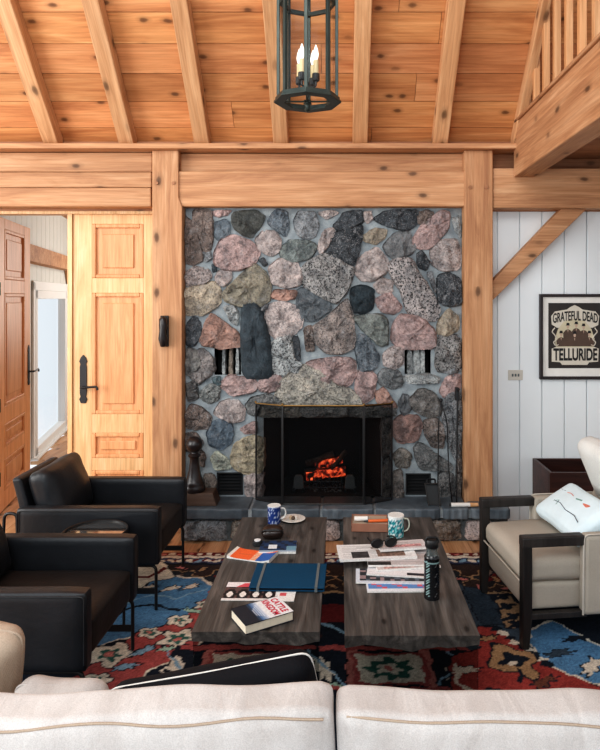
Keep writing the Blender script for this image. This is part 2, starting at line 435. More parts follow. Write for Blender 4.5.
RL={'leftmost':'slanting ceiling rafter at the far left, first of the row','second':'slanting ceiling rafter just left of the post carrying the dark bracket','third':'slanting ceiling rafter standing over the left end of the stone chimney',
 'fourth':'ceiling rafter running up directly behind the hanging lantern, on its left','fifth':'nearly vertical ceiling rafter just right of the hanging lantern','sixth':'pale ceiling rafter over the right part of the stone, between lantern and loft','seventh':'slim ceiling rafter meeting the loft railing at the far right'}
for x,k in RX:
    if not k: continue
    mb=MB(); hw=.054 if k!='seventh' else .03; d=.105 if k!='seventh' else .09
    y0,y1=4.6,1.2; dv=d*math.sqrt(1+S*S)
    yb=4.6-(2.774-(Z0-dv))/S
    mb.prism([(4.56,2.774),(4.56,roofz(4.56)-.002),(y1,roofz(y1)-.002),(y1,roofz(y1)-dv),(min(yb,4.555),2.774)],'x',x-hw,x+hw)
    o=link('ceiling_rafter',mb,M['raf'],bevel=.006); tag(o,RL[k],'rafter','pine ceiling rafters')

# walls round the fireplace
def boards(x0,x1,z0,z1,y,wv,mat,name,label):
    mb=MB(); x=x0
    while x<x1-.001:
        e=min(x+wv,x1); mb.box(x+.004,e-.004,y,y+.03,z0,z1); x=e
    mb.box(x0,x1,y+.016,y+.06,z0,z1)
    return st(name,mb,mat,label,bevel=.002)
boards(1.0,3.36,0,2.42,YW,.166,M['white'],'wall_back_right','white vertical board wall behind the armchair')
boards(-4.4,-2.625,0,2.42,YW,.166,M['offwhite'],'wall_back_left','white board wall left of the open doors')
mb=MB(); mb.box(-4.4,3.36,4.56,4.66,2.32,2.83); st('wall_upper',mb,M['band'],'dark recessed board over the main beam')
mb=MB(); mb.box(3.3,3.36,-1.0,4.6,0,2.7); st('wall_right',mb,M['white'],'white side wall')
mb=MB(); mb.box(-4.4,1.262,4.37,4.58,2.735,2.772); st('trim_1',mb,M['bx'],'thin ledge board on top of the beam',bevel=.004)
mb=MB(); mb.box(-2.56,-1.30,4.565,4.66,2.30,2.345); st('trim_2',mb,M['door'],'pale head casing over the doors')
# timber beams & posts
def beam(x0,x1,z0,z1,label,y0=4.44,y1=4.64,crack=False,bev=.008):
    t=MB(); t.box(x0,x1,y0,y1,z0,z1); o=link('timber_beam',t,M['bx'],bevel=bev); return tag(o,label,'beam')
beam(-4.4,-1.355,2.335,2.47,'lower horizontal timber beam over the double doors')
beam(-4.4,-1.355,2.474,2.585,'upper horizontal timber over the double doors, stacked on the lower one',4.455)
beam(-4.4,-1.355,2.589,2.73,'topmost wide timber above the doors, right under the ledge',4.47)
beam(-1.165,.897,2.335,2.588,'long mantel height timber beam across the top of the stonework')
beam(-1.165,.897,2.592,2.73,'darker recessed timber between the stonework beam and the ledge',4.50)
beam(1.098,3.3,2.325,2.61,'timber beam right of the stonework under the loft')
def post(u0,u1,flare,label):
    Y=4.425; x0=(u0-CX)/F*Y; x1=(u1-CX)/F*Y
    t=MB(); t.prism([(x0,0),(x1,0),(x1,2.33),(x1-flare,2.40),(x1-flare,2.735),(x0,2.735)],'y',Y,4.64)
    r=thing('timber_post',((x0+x1)/2,4.53,0),label,'post')
    link('post',t,M['bz'],r,bevel=.007)
    return r,x0,x1
r,x0,x1=post(152,182,.025,'square timber post between the doors and the stonework')
for dz in (2.42,2.40): pass
for px,pz in ((x0+.035,2.50),(x1-.06,2.50)):
    t=MB(); t.lathe([(.012,0),(.012,.006)],n=10,M=Matrix.Translation((px,4.422,pz))@Matrix.Rotation(PI/2,4,'X')); link('peg',t,M['band'],r)
r,x0,x1=post(464.5,493,.0,'square timber post between the stonework and the white board wall')
for px,pz in ((x0+.04,2.47),(x1-.05,2.47)):
    t=MB(); t.lathe([(.013,0),(.013,.006)],n=10,M=Matrix.Translation((px,4.422,pz))@Matrix.Rotation(PI/2,4,'X')); link('peg',t,M['band'],r)
# knee brace
Y=4.5
def XZ(u,v,Y): p=at(u,v,Y); return (p.x,p.z)
t=MB(); t.prism([XZ(492,301,Y),XZ(492,281.5,Y),XZ(566,204,Y),XZ(592,204,Y)],'y',Y,4.595)
tag(link('knee_brace',t,M['bx'],bevel=.006),'diagonal timber knee brace from post to beam above the framed poster','brace')

# ------------------------------------------------------------------ loft
X0=1.243
t=MB(); t.box(X0,X0+.15,.6,4.44,2.545,2.80)
tag(link('loft_beam',t,M['by'],bevel=.008),'heavy timber beam carrying the loft edge, running towards the viewer','beam')
r=thing('loft_railing',(X0+.07,4.4,2.80),'pale wooden railing with slim balusters along the loft edge','railing')
t=MB(); t.box(X0+.02,X0+.12,.6,4.46,2.80,2.935); link('rim_board',t,M['by'],r,bevel=.004)
t=MB(); t.box(X0+.005,X0+.13,.6,4.45,2.935,2.955); t.box(X0+.02,X0+.12,.6,4.43,2.955,2.975); link('moulding',t,M['by'],r,bevel=.006)
t=MB(); t.box(X0+.02,X0+.12,.6,3.75,3.80,3.86); link('top_rail',t,M['by'],r,bevel=.01)
y=4.34
while y>.7:
    zt=min(3.80,roofz(y)-.03)
    t=MB(); t.box(X0+.05,X0+.09,y-.02,y+.02,2.975,zt); link('baluster',t,M['bal'],r,bevel=.004); y-=.195
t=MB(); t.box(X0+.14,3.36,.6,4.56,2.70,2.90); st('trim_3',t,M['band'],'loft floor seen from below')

# ------------------------------------------------------------------ doors
ZT=2.312
PAN=[(2.229,1.828),(1.717,.819),(.678,.493),(.40,.15)]
def panel_door(name,label,W,xl,xr,handle_x,Mx,mats,frontsign,lever):
    r=thing(name,Mx.to_translation(),label,'door',kind='structure')
    base=Mx; f=MB(); T=.045
    def bx(m,x0,x1,y0,y1,z0,z1): m.box(x0,x1,y0,y1,z0,z1,M=base)
    bx(f,0,xl,0,T,.01,ZT); bx(f,xr,W,0,T,.01,ZT)
    zs=[ZT]+[z for p in PAN for z in p]+[.01]
    for i in range(0,len(zs),2): bx(f,xl,xr,0,T,zs[i+1],zs[i])
    link('frame',f,mats[0],r,bevel=.003)
    for z1,z0 in PAN:
        p=MB(); bx(p,xl,xr,.016,T-.016,z0,z1)
        # moulding round the panel and raised field
        m=.028
        for (a,b,c,d) in ((xl,xl+m,z0,z1),(xr-m,xr,z0,z1),(xl+m,xr-m,z0,z0+m),(xl+m,xr-m,z1-m,z1)):
            bx(p,a,b,-.004,T+.004,c,d)
        g=.075
        if z1-z0<.3: g=.06
        bx(p,xl+g,xr-g,.004,T-.004,z0+g,z1-g)
        link('panel',p,mats[1],r,bevel=.006)
    h=MB(); zc=1.07
    s=-1
    pts=[(-.018,-.17),(.018,-.17),(.03,-.14),(.02,-.12),(.026,-.1),(.026,.1),(.02,.12),(.03,.14),(.018,.17),(0,.19),(-.018,.17),(-.03,.14),(-.02,.12),(-.026,.1),(-.026,-.1),(-.02,-.12),(-.03,-.14)]
    h.prism([(handle_x+a,zc+b) for a,b in pts],'y',-.008,0,M=base)
    ho=link('handle',h,M['blk'],r,bevel=.002)
    l=MB(); l.tube(rpath([(handle_x,-.005,zc-.05),(handle_x,-.05,zc-.05),(handle_x+lever*.12,-.055,zc-.04),(handle_x+lever*.125,-.055,zc-.065)],.02),.008,M=base)
    link('lever',l,M['blk'],ho)
    return r
xa=(73-CX)/F*YW; xb=-1.335
panel_door('door_1','tall pale fir door leaf standing shut beside the post',xb-xa,(92-73)/F*YW,(143.5-73)/F*YW,(83.5-73)/F*YW,Matrix.Translation((xa,YW,0)),(M['door'],M['doorx']),-1,1)
ang=math.atan2(1,-.216); nl=math.hypot(1,.216)
t0=.17; hx,hy=-2.59-.216*t0,4.6+t0
Ml=Matrix.Translation((hx,hy,0))@Matrix.Rotation(ang,4,'Z')
r=panel_door('door_2','orange fir door leaf swung open into the side room',.86*nl,.14*nl,.69*nl,.80*nl,Ml,(M['leaf'],M['leaf']),-1,1)
for z in (1.75,.85,.28):
    t=MB(); t.box(-.004,.028,-.006,.004,z-.05,z+.05,M=Ml); t.tube([Ml@Vector((-.004,-.008,z-.05)),Ml@Vector((-.004,-.008,z+.05))],.008); link('hinge',t,M['blk'],r)
t=MB(); t.box(xa-.035,xa-.002,4.585,4.66,0,2.30); st('trim_4',t,M['door'],'narrow pale edge strip along the shut door leaf')

# ------------------------------------------------------------------ side room seen through the open door
dn=math.hypot(1,.235); aw=math.atan2(1,-.235)
Mw=Matrix.Translation((-3.18,6.4,0))@Matrix.Rotation(aw,4,'Z')     # local x along the wall, local -y into the room
T0,T1=-1.75*dn,4.6*dn; g0,g1=.05*dn,1.62*dn; zb,zt=.02,1.76
t=MB(); x=T0
while x<T1:
    e=min(x+.2,T1); segs=[(x,e)]
    mid=(x+e)/2
    if g0<mid<g1: t.box(x+.003,e-.003,0,.05,zt,3.0,M=Mw)
    else: t.box(x+.003,e-.003,0,.05,0,3.0,M=Mw)
    x=e
t.box(T0,g0,.01,.07,0,3.0,M=Mw); t.box(g1,T1,.01,.07,0,3.0,M=Mw); t.box(g0,g1,.01,.07,zt,3.0,M=Mw)
st('wall_side_room',t,M['offwhite'],'white board wall of the side room with the bright window')
wr=thing('window_1',Mw@Vector((.8,0,0)),'tall bright white framed window in the side room','window',kind='structure')
t=MB(); m=.075
for a,b,c,d in ((g0,g0+m,zb,zt),(g1-m*1.5,g1,zb,zt),(g0,g1,zt-.09,zt),(g0,g1,zb,zb+.09)): t.box(a,b,-.03,.06,c,d,M=Mw)
for a,b,c,d in ((g0-.08,g0,zb,zt+.09),(g1,g1+.09,zb,zt+.09),(g0-.08,g1+.09,zt,zt+.1)): t.box(a,b,-.025,.0,c,d,M=Mw)
t.box(g0-.1,g1+.1,-.07,.03,zb-.015,zb+.012,M=Mw)
link('window_frame',t,M['trimwhite'],wr,bevel=.006)
t=MB(); t.add([(g0+m,.022,zb+.09),(g1-m*1.5,.022,zb+.09),(g1-m*1.5,.022,zt-.09),(g0+m,.022,zt-.09)],[(0,1,2,3)],None,Mw); link('pane',t,M['glass'],wr)
t=MB(); t.box(T0,T1,-.12,.0,2.03,2.195,M=Mw); tag(link('wall_beam',t,M['bx'],bevel=.006),'timber beam along the side room wall above the bright window','beam')
t=MB(); t.prism([(1.62,2.03),(1.80,2.03),(2.5,1.20),(2.32,1.20)],'y',-.10,-.005,M=Mw)
tag(link('wall_brace',t,M['raf'],bevel=.006),'small pale diagonal brace beside the bright window in the side room','brace')  # paler timber than the wall beam, daylight on it put into the colour
t=MB(); t.add([(-2.9,4.7,2.72),(-.9,4.7,2.72),(-.9,11,2.72),(-4.28,11,2.72),(-2.9,4.7,2.8),(-.9,4.7,2.8),(-.9,11,2.8),(-4.28,11,2.8)],[(0,1,2,3),(4,5,6,7),(0,1,5,4),(1,2,6,5),(2,3,7,6),(3,0,4,7)]); st('ceiling_side_room',t,M['bx'],'wooden ceiling of the side room')
t=MB(); t.box(-4.25,-.9,11.0,11.06,0,2.8); st('wall_side_room_end',t,M['offwhite'],'end wall of the side room')
t=MB(); t.box(-1.0,-.94,4.9,11.0,0,2.8); st('wall_side_room_right',t,M['offwhite'],'right wall of the side room')
# ------------------------------------------------------------------ stone fireplace
YS=4.52
HZ=.234                                                # hearth top
fp=thing('stone_fireplace',(-.13,4.6,0),'grey and pink fieldstone fireplace wall filling the bay between the posts','fireplace')
def X_(u,Y=4.49): return (u-CX)/F*Y
def Z_(v,Y=4.49): return EYE-(v-CY)/F*Y
xl,xr=-1.126,.887
holes=[(X_(263),X_(381.5),HZ,Z_(417)),(X_(213.5),X_(240.5),Z_(375.5),Z_(348.5)),(X_(405),X_(431.5),Z_(374.5),Z_(349)),(X_(216),X_(242.5),HZ+.012,Z_(473.5)),(X_(406),X_(431.5),HZ+.012,Z_(474.5))]
xs=sorted({xl,xr}|{h[0] for h in holes}|{h[1] for h in holes}); zs=sorted({0.0,2.42}|{h[2] for h in holes}|{h[3] for h in holes})
mb=MB()
for i in range(len(xs)-1):
    for j in range(len(zs)-1):
        cx,cz=(xs[i]+xs[i+1])/2,(zs[j]+zs[j+1])/2
        if any(h[0]<cx<h[1] and h[2]<cz<h[3] for h in holes): continue
        mb.box(xs[i],xs[i+1],YS,YS+.14,zs[j],zs[j+1])
link('mortar',mb,M['mortar'],fp)
# niches
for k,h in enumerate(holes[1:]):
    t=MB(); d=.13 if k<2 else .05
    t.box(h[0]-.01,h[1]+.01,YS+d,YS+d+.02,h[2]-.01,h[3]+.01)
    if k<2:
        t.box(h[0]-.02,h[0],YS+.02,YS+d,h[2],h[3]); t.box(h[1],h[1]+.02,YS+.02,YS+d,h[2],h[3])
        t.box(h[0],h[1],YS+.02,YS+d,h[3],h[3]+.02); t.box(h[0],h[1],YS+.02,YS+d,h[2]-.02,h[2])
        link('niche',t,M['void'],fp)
    else:
        o=link('vent',t,M['grille'],fp)
        g=MB(); z=h[2]+.012
        while z<h[3]-.01:
            g.prism([(YS+.01,z),(YS+.014,z-.002),(YS+.05,z+.016),(YS+.046,z+.02)],'x',h[0]+.008,h[1]-.008); z+=.023
        for a,b,c,e in ((h[0],h[0]+.01,h[2],h[3]),(h[1]-.01,h[1],h[2],h[3]),(h[0],h[1],h[2],h[2]+.01),(h[0],h[1],h[3]-.01,h[3])): g.box(a,b,YS-.004,YS+.05,c,e)
        link('louvre',g,M['grille'],o,bevel=.001)

# --- stones traced one by one: (crop origin u, v, scale) then polygons in that crop
PK=(176,148,144);PW=(180,166,162);GR=(128,132,136);GB=(108,120,130);DK=(70,76,82);TN=(170,156,136);OL=(146,138,120);SL=(52,64,72);SP=(150,148,146);BR=(122,106,98);SA=(166,128,114);WH=(164,168,168)
ST=[]
def crop(u0,v0,s,items):
    for col,sp,pts in items: ST.append((col,sp,[(u0+x/s,v0+y/s) for x,y in pts]))
crop(170,200,3.75,[
(BR,.5,[(88,42),(150,42),(157,90),(155,160),(140,195),(118,180),(100,130),(85,90)]),
(BR,.4,[(50,60),(85,95),(105,150),(120,215),(85,235),(50,225)]),  # pinkish grey stone, shade on it put into a darker tone
(PK,.3,[(162,38),(225,36),(215,55),(180,62),(160,55)]),
(GB,.2,[(165,85),(205,72),(222,90),(215,130),(180,148),(162,130)]),
((84,86,82),.2,[(232,60),(260,42),(320,40),(350,62),(340,90),(300,138),(265,122),(240,100)]),
(GB,.5,[(370,70),(395,38),(435,42),(445,100),(430,132),(395,110),(370,90)]),
(GR,.5,[(465,75),(485,45),(540,47),(555,85),(545,125),(510,148),(475,120)]),
(PK,.4,[(170,195),(195,150),(240,135),(300,160),(330,195),(310,235),(260,258),(200,255),(172,235)]),
(PW,.35,[(320,150),(350,115),(395,120),(413,150),(408,190),(375,208),(335,185)]),
((118,128,126),.4,[(415,185),(450,150),(520,155),(548,175),(520,220),(460,230),(420,210)]),
(GR,.6,[(120,195),(150,192),(155,220),(130,232),(118,215)]),
(SL,.1,[(152,240),(175,240),(172,265),(158,272)]),
(PW,.3,[(165,290),(185,262),(225,265),(228,295),(205,322),(175,318)]),
(OL,.35,[(205,345),(250,300),(310,245),(350,275),(370,320),(365,375),(320,398),(250,392),(210,372)]),
(PW,.7,[(55,275),(90,250),(140,262),(150,290),(110,320),(55,318)]),
(TN,.5,[(55,335),(110,326),(160,308),(185,345),(180,390),(120,428),(55,425)]),
(PW,.4,[(372,255),(410,222),(465,228),(492,270),(485,315),(435,328),(385,310)]),
(SA,.2,[(378,365),(395,335),(470,340),(472,365),(430,378)]),
(DK,.2,[(330,225),(350,215),(365,240),(350,250)]),
((92,100,106),.3,[(478,345),(500,332),(590,372),(598,410),(540,452),(495,445),(478,400)]),
(WH,.6,[(200,405),(235,395),(255,420),(250,470),(225,455)]),
(SA,.25,[(115,540),(135,460),(160,432),(250,500),(262,545),(190,555)]),
(DK,.4,[(58,470),(85,440),(110,455),(112,510),(85,545),(58,540)]),
(SL,.05,[(272,405),(325,402),(350,450),(375,560),(379,655),(276,656),(268,520)]),
(PW,.45,[(365,400),(420,385),(490,410),(490,470),(455,505),(400,518),(362,480)]),
(GR,.2,[(335,405),(368,390),(370,400),(345,420)]),
(WH,.9,[(375,545),(405,525),(452,513),(465,600),(490,610),(470,650),(385,650)]),
(DK,.3,[(458,515),(480,510),(490,598),(470,602)]),
(BR,.7,[(500,485),(530,475),(542,560),(510,565)]),
((132,126,124),.5,[(75,600),(110,560),(155,590),(158,650),(100,690),(70,650)]),
])
crop(310,200,3.75,[
(DK,.5,[(90,95),(130,45),(190,38),(198,82),(150,103),(110,112)]),
(DK,.8,[(58,205),(95,125),(150,108),(195,98),(185,180),(165,235),(125,240),(90,212)]),
(PW,.4,[(30,170),(50,115),(85,105),(92,125),(62,185),(40,200)]),
(SP,1.0,[(-40,285),(-5,235),(55,208),(90,218),(130,247),(160,255),(135,335),(95,382),(40,355),(-10,325)]),
(DK,.3,[(0,165),(20,160),(25,190),(0,210)]),
(PW,.5,[(30,45),(80,36),(110,46),(60,72)]),
(TN,.3,[(198,135),(240,105),(285,110),(280,140),(245,165),(205,150)]),
(PW,.3,[(202,45),(230,40),(238,70),(215,85),(202,70)]),
(DK,.6,[(245,70),(290,40),(400,36),(395,90),(360,112),(290,95)]),
(BR,.4,[(405,50),(440,35),(465,50),(440,85),(408,88)]),
((118,120,122),.25,[(278,170),(320,125),(370,120),(395,180),(370,205),(315,218),(290,195)]),
(PK,.3,[(390,150),(420,95),(490,42),(522,55),(515,110),(455,175),(410,175)]),
(WH,.3,[(535,70),(562,60),(567,140),(545,110)]),
(PW,.45,[(455,195),(485,155),(545,148),(567,190),(558,255),(500,262),(465,240)]),
(PW,.3,[(172,265),(190,215),(250,180),(288,225),(285,270),(235,300),(195,298)]),
(DK,.5,[(400,205),(425,190),(450,235),(435,262),(408,250)]),
((158,150,148),1.0,[(305,250),(345,222),(385,230),(410,280),(440,320),(480,395),(470,440),(410,440),(365,410),(345,340),(310,290)]),
(GR,.4,[(440,275),(460,268),(475,330),(470,350)]),
(DK,.8,[(480,290),(520,275),(565,300),(568,385),(520,395),(485,375)]),
(PW,.3,[(240,320),(270,290),(310,305),(308,345),(260,350)]),
(PK,.3,[(245,375),(300,347),(345,400),(320,425),(270,420)]),
((40,54,62),.1,[(155,335),(190,322),(238,335),(235,400),(205,425),(155,415)]),
((110,116,112),.4,[(165,440),(260,430),(290,455),(290,535),(262,545),(200,490)]),
(PK,.3,[(312,525),(318,470),(345,435),(410,440),(465,490),(465,553),(340,557)]),
(TN,.3,[(482,460),(520,410),(558,440),(555,490),(510,508),(480,495)]),
(SP,1.0,[(478,515),(566,515),(568,640),(475,640)]),
((140,128,122),.7,[(10,480),(60,450),(135,378),(155,430),(165,540),(120,570),(60,565),(20,520)]),
(GB,.5,[(170,560),(185,510),(215,515),(260,590),(240,632),(190,640)]),
(PW,.6,[(275,580),(310,552),(348,560),(352,610),(320,635),(280,620)]),
])
crop(310,360,3.333,[
(PK,.35,[(-8,30),(0,8),(85,-5),(140,0),(150,45),(125,85),(45,85),(0,62)]),
(PK,.3,[(152,80),(165,35),(195,30),(220,60),(212,120),(185,140),(158,125)]),
((110,114,116),.4,[(225,60),(245,30),(300,40),(310,80),(280,98),(235,80)]),
(SA,.3,[(220,110),(250,95),(290,155),(275,172),(225,145)]),
((98,102,106),.2,[(295,145),(310,118),(332,125),(335,170),(310,185)]),
((112,108,104),.5,[(335,135),(370,100),(410,110),(440,150),(430,185),(395,192),(345,165)]),
(PK,.3,[(435,105),(455,60),(500,45),(502,95),(450,125)]),
(GR,.8,[(445,185),(458,130),(503,112),(508,225),(495,335),(472,300),(452,240)]),
((150,118,110),.3,[(278,215),(300,190),(360,190),(372,225),(355,270),(300,275),(280,250)]),
((110,98,92),.6,[(380,210),(420,195),(450,230),(445,290),(410,290),(385,250)]),
((118,112,104),.6,[(278,320),(305,295),(340,320),(330,360),(290,358)]),
((104,106,106),.5,[(350,300),(370,280),(440,330),(470,350),(465,370),(370,365)]),
((120,112,106),.4,[(278,380),(308,370),(314,465),(280,465)]),
((110,110,110),.5,[(432,378),(480,385),(482,462),(432,465)]),
((112,106,102),.5,[(240,200),(272,195),(270,300),(245,330),(238,270)]),
((112,106,102),.5,[(243,340),(268,330),(268,465),(242,460)]),
(WH,.5,[(320,52),(405,50),(430,62),(420,78),(330,80),(318,70)]),
(GR,.5,[(448,40),(500,5),(503,35),(470,50)]),
((118,110,104),.6,[(490,345),(507,300),(508,465),(488,465)]),
])
crop(170,360,3.75,[
((124,128,126),.6,[(110,120),(150,90),(185,105),(180,150),(145,165),(115,145)]),
(PK,.3,[(190,95),(215,62),(300,68),(325,95),(310,120),(230,135)]),
(PK,.35,[(330,90),(355,60),(410,60),(418,95),(380,122),(340,118)]),
((104,106,106),.5,[(285,170),(310,140),(370,132),(412,152),(395,168),(330,168),(325,205),(300,205)]),
(PW,.35,[(165,200),(190,160),(245,148),(275,185),(272,225),(230,235),(185,215)]),
((88,104,118),.3,[(138,280),(160,235),(210,228),(232,262),(228,310),(190,335),(150,322)]),
(BR,.7,[(52,215),(75,170),(120,185),(148,215),(140,255),(90,262),(52,245)]),
(PK,.4,[(262,262),(300,238),(322,235),(322,275),(280,278)]),
((172,176,160),.5,[(150,370),(175,345),(225,385),(222,410),(170,415)]),
((186,172,144),.35,[(230,370),(245,320),(300,292),(345,300),(345,415),(290,425),(240,405)]),
(PW,.3,[(280,440),(345,425),(345,515),(282,510)]),
(BR,.4,[(95,320),(130,360),(125,400),(95,390)]),
((84,104,110),.2,[(155,70),(185,60),(190,95),(165,95)]),
((128,118,110),.5,[(125,435),(150,430),(170,450),(168,510),(128,510)]),
((110,108,106),.5,[(55,95),(95,80),(105,145),(65,155)]),
(BR,.5,[(52,280),(90,275),(120,310),(90,350),(52,340)]),
])
crop(0,0,1,[
((166,160,148),.6,[(279,395),(285,381),(303,367),(320,372),(333,385),(346,389),(355,397),(357,404),(280,404)]),
((132,128,120),.6,[(257,404),(298,405),(301,417),(257,417)]),((120,120,118),.6,[(302,405),(345,405),(347,417),(302,417)]),((112,112,110),.6,[(348,405),(394,406),(393,417),(348,417)]),
((130,128,124),.3,[(186,348),(197,352),(200,366),(190,376),(184,372)]),
])
def smooth_poly(p,it=2,k=.86):
    for _ in range(it):
        q=[]
        for i in range(len(p)):
            a,b=p[i],p[(i+1)%len(p)]
            q.append((a[0]*k+b[0]*(1-k),a[1]*k+b[1]*(1-k))); q.append((a[0]*(1-k)+b[0]*k,a[1]*(1-k)+b[1]*k))
        p=q
    return p
def resample(p,n):
    L=[0]
    for i in range(len(p)): L.append(L[-1]+math.dist(p[i],p[(i+1)%len(p)]))
    out=[]; j=0
    for k in range(n):
        t=L[-1]*k/n
        while L[j+1]<t: j+=1
        f=(t-L[j])/max(1e-9,L[j+1]-L[j]); a,b=p[j],p[(j+1)%len(p)]
        out.append((a[0]+(b[0]-a[0])*f,a[1]+(b[1]-a[1])*f))
    return out
RINGS=[1.04,1.0,.96,.89,.78,.64,.48,.32,.16]
def stone(mb,poly,col,sp,ybase,depth,seed,grow=1.15,flat_=False):
    rnd=random.Random(seed)
    p=resample(smooth_poly(poly,1),52)
    cx=sum(a for a,b in p)/len(p); cz=sum(b for a,b in p)/len(p)
    size=math.sqrt(max((a-cx)**2+(b-cz)**2 for a,b in p))
    d=depth*(.55+.45*min(1,size/.2))
    planes=[]
    for k in range(5):
        a=rnd.uniform(0,2*PI); s_=rnd.uniform(.25,1.0)*d/size; planes.append((math.cos(a)*s_,math.sin(a)*s_,d*rnd.uniform(.72,1.1)))
    V=[];F_=[]; n=len(p)
    for ri,rg in enumerate(RINGS):
        for (a,b) in p:
            x=cx+(a-cx)*rg*grow; z=cz+(b-cz)*rg*grow
            h=dm=d*1.15*max(0,(1-min(1,rg/1.04)**6))**.6
            if not flat_:
                for (gx,gz,c) in planes: h=min(h,c-gx*(x-cx)-gz*(z-cz)) if rg<1.0 else h
            h=max(h,.5*dm)
            nz=noise.noise(Vector((x*15+seed,z*15,seed*.7)))*.4-abs(noise.noise(Vector((x*26,z*26,seed))))*.62+noise.noise(Vector((x*75,z*75,seed)))*.2+.18
            h=max(0,h*(1+nz*(1.0 if not flat_ else .3)))
            if rg>=1.0:
                x+=noise.noise(Vector((x*28,z*28,seed)))*.007; z+=noise.noise(Vector((x*28,z*28,seed+9)))*.007
            if ybase>4.4: x=min(max(x,xl+.002),xr-.002)
            V.append((x,ybase-h-(.0 if ri else -.03),z))
    V.append((cx,ybase-min([d*1.1]+[c for _,_,c in planes]),cz))
    for r_ in range(len(RINGS)-1):
        for k in range(n): F_.append((r_*n+k,r_*n+(k+1)%n,(r_+1)*n+(k+1)%n,(r_+1)*n+k))
    b=(len(RINGS)-1)*n
    for k in range(n): F_.append((b+k,b+(k+1)%n,b+n))
    mb.add(V,F_,lin(col)+(sp,))
mb=MB()
for i,(c,sp,pts) in enumerate(ST):
    rr=random.Random(i); jj=rr.uniform(.93,1.06)*STONE_GAIN; mean=sum(c)/3; cc=tuple(min(255,(mean+(x-mean)*.85)*jj) for x in c)
    stone(mb,[(X_(u),Z_(v)) for u,v in pts],cc,sp,YS+.014,.07,i,flat_=(c==SL and sp<.08))
link('stonework',mb,M['stone'],fp,smooth=38)
# small upright stones in the niches
for (u0,v0,u1,v1,ns) in ((221,350,223.5,375,0),(228,349,231,375,1),(235,349,237.5,375,2),(408.5,352,413,374,3),(415,350,420.5,374,4),(422,351,425.5,374,5)):
    t=MB(); stone(t,[(X_(u0),Z_(v0)),(X_(u1),Z_(v0+1.5)),(X_(u1+.4),Z_(v1)),(X_(u0-.6),Z_(v1))],(WH if ns!=1 else (128,118,108)),.4,YS+.05,.05,90+ns)
    t.box(X_(u0),X_(u1),YS+.04,YS+.10,Z_(v1),Z_(v1)+.02,lin(GR)+(0,))
    o=link('niche_stone',t,M['stone'],fp,smooth=40)
# firebox
h=holes[0]; t=MB(); yb=YS+.52
t.prism([(h[0],YS+.02),(h[0]-.05,YS+.02),(h[0]+.12,yb+.05),(h[0]+.14,yb)],'z',HZ,h[3]+.1)
t.prism([(h[1],YS+.02),(h[1]+.05,YS+.02),(h[1]-.12,yb+.05),(h[1]-.14,yb)],'z',HZ,h[3]+.1)
t.box(h[0],h[1],yb,yb+.05,HZ,h[3]+.1); t.box(h[0]-.02,h[1]+.02,YS+.13,yb+.05,h[3]+.08,h[3]+.12)
t.box(h[0]-.03,h[1]+.03,YS+.0,yb+.05,HZ-.03,HZ+.004)
link('firebox',t,M['firebrick'],fp)
# hearth: rough front stones under bluestone slabs
t=MB()
def hz(u,v): p=at(u,v,4.27); return (p.x,p.z)
hx0=-1.10; hx1=1.16; x=hx0; k=0
t.box(hx0,hx1,4.29,4.42,0,.16,lin((96,102,104))+(0,))
cols=[GR,(150,140,128),(120,124,126),PW,(134,120,108),GR,(126,112,100),PW,GR,(140,130,120)]
while x<hx1-.05:
    wd=random.uniform(.2,.34); e=min(x+wd,hx1); zt=.158
    stone(t,[(x+.012,.012),(e-.012,.004),(e-.02,zt-.01),(x+.02,zt-.016)],tuple(v*STONE_GAIN for v in cols[k%10]),.55,4.30,.055,200+k,1.0); x=e; k+=1
link('hearth_front',t,M['stone'],fp,smooth=40)
cuts=[-1.12,-.62,-.13,.24,.70,.893,1.18]
for i in range(6):
    rr=random.Random(i+5); n=10; x0,x1=cuts[i]+.008,cuts[i+1]-.008
    front=[(x0+(x1-x0)*j/n,4.245+rr.uniform(-.006,.006)+(0.02 if j in (0,n) else 0)) for j in range(n+1)]
    t=MB(); yb_=4.42 if i==5 else 4.53; t.prism(front+[(x1,yb_),(max(x0,-1.12),yb_)],'z',.160,HZ); link('hearth_slab',t,M['slate'],fp,bevel=.012,seg=3)
t=MB(); t.box(-1.11,.88,4.27,4.53,.165,HZ-.012); t.box(.88,1.17,4.27,4.42,.165,HZ-.012); link('hearth_joint',t,M['mortar'],fp)

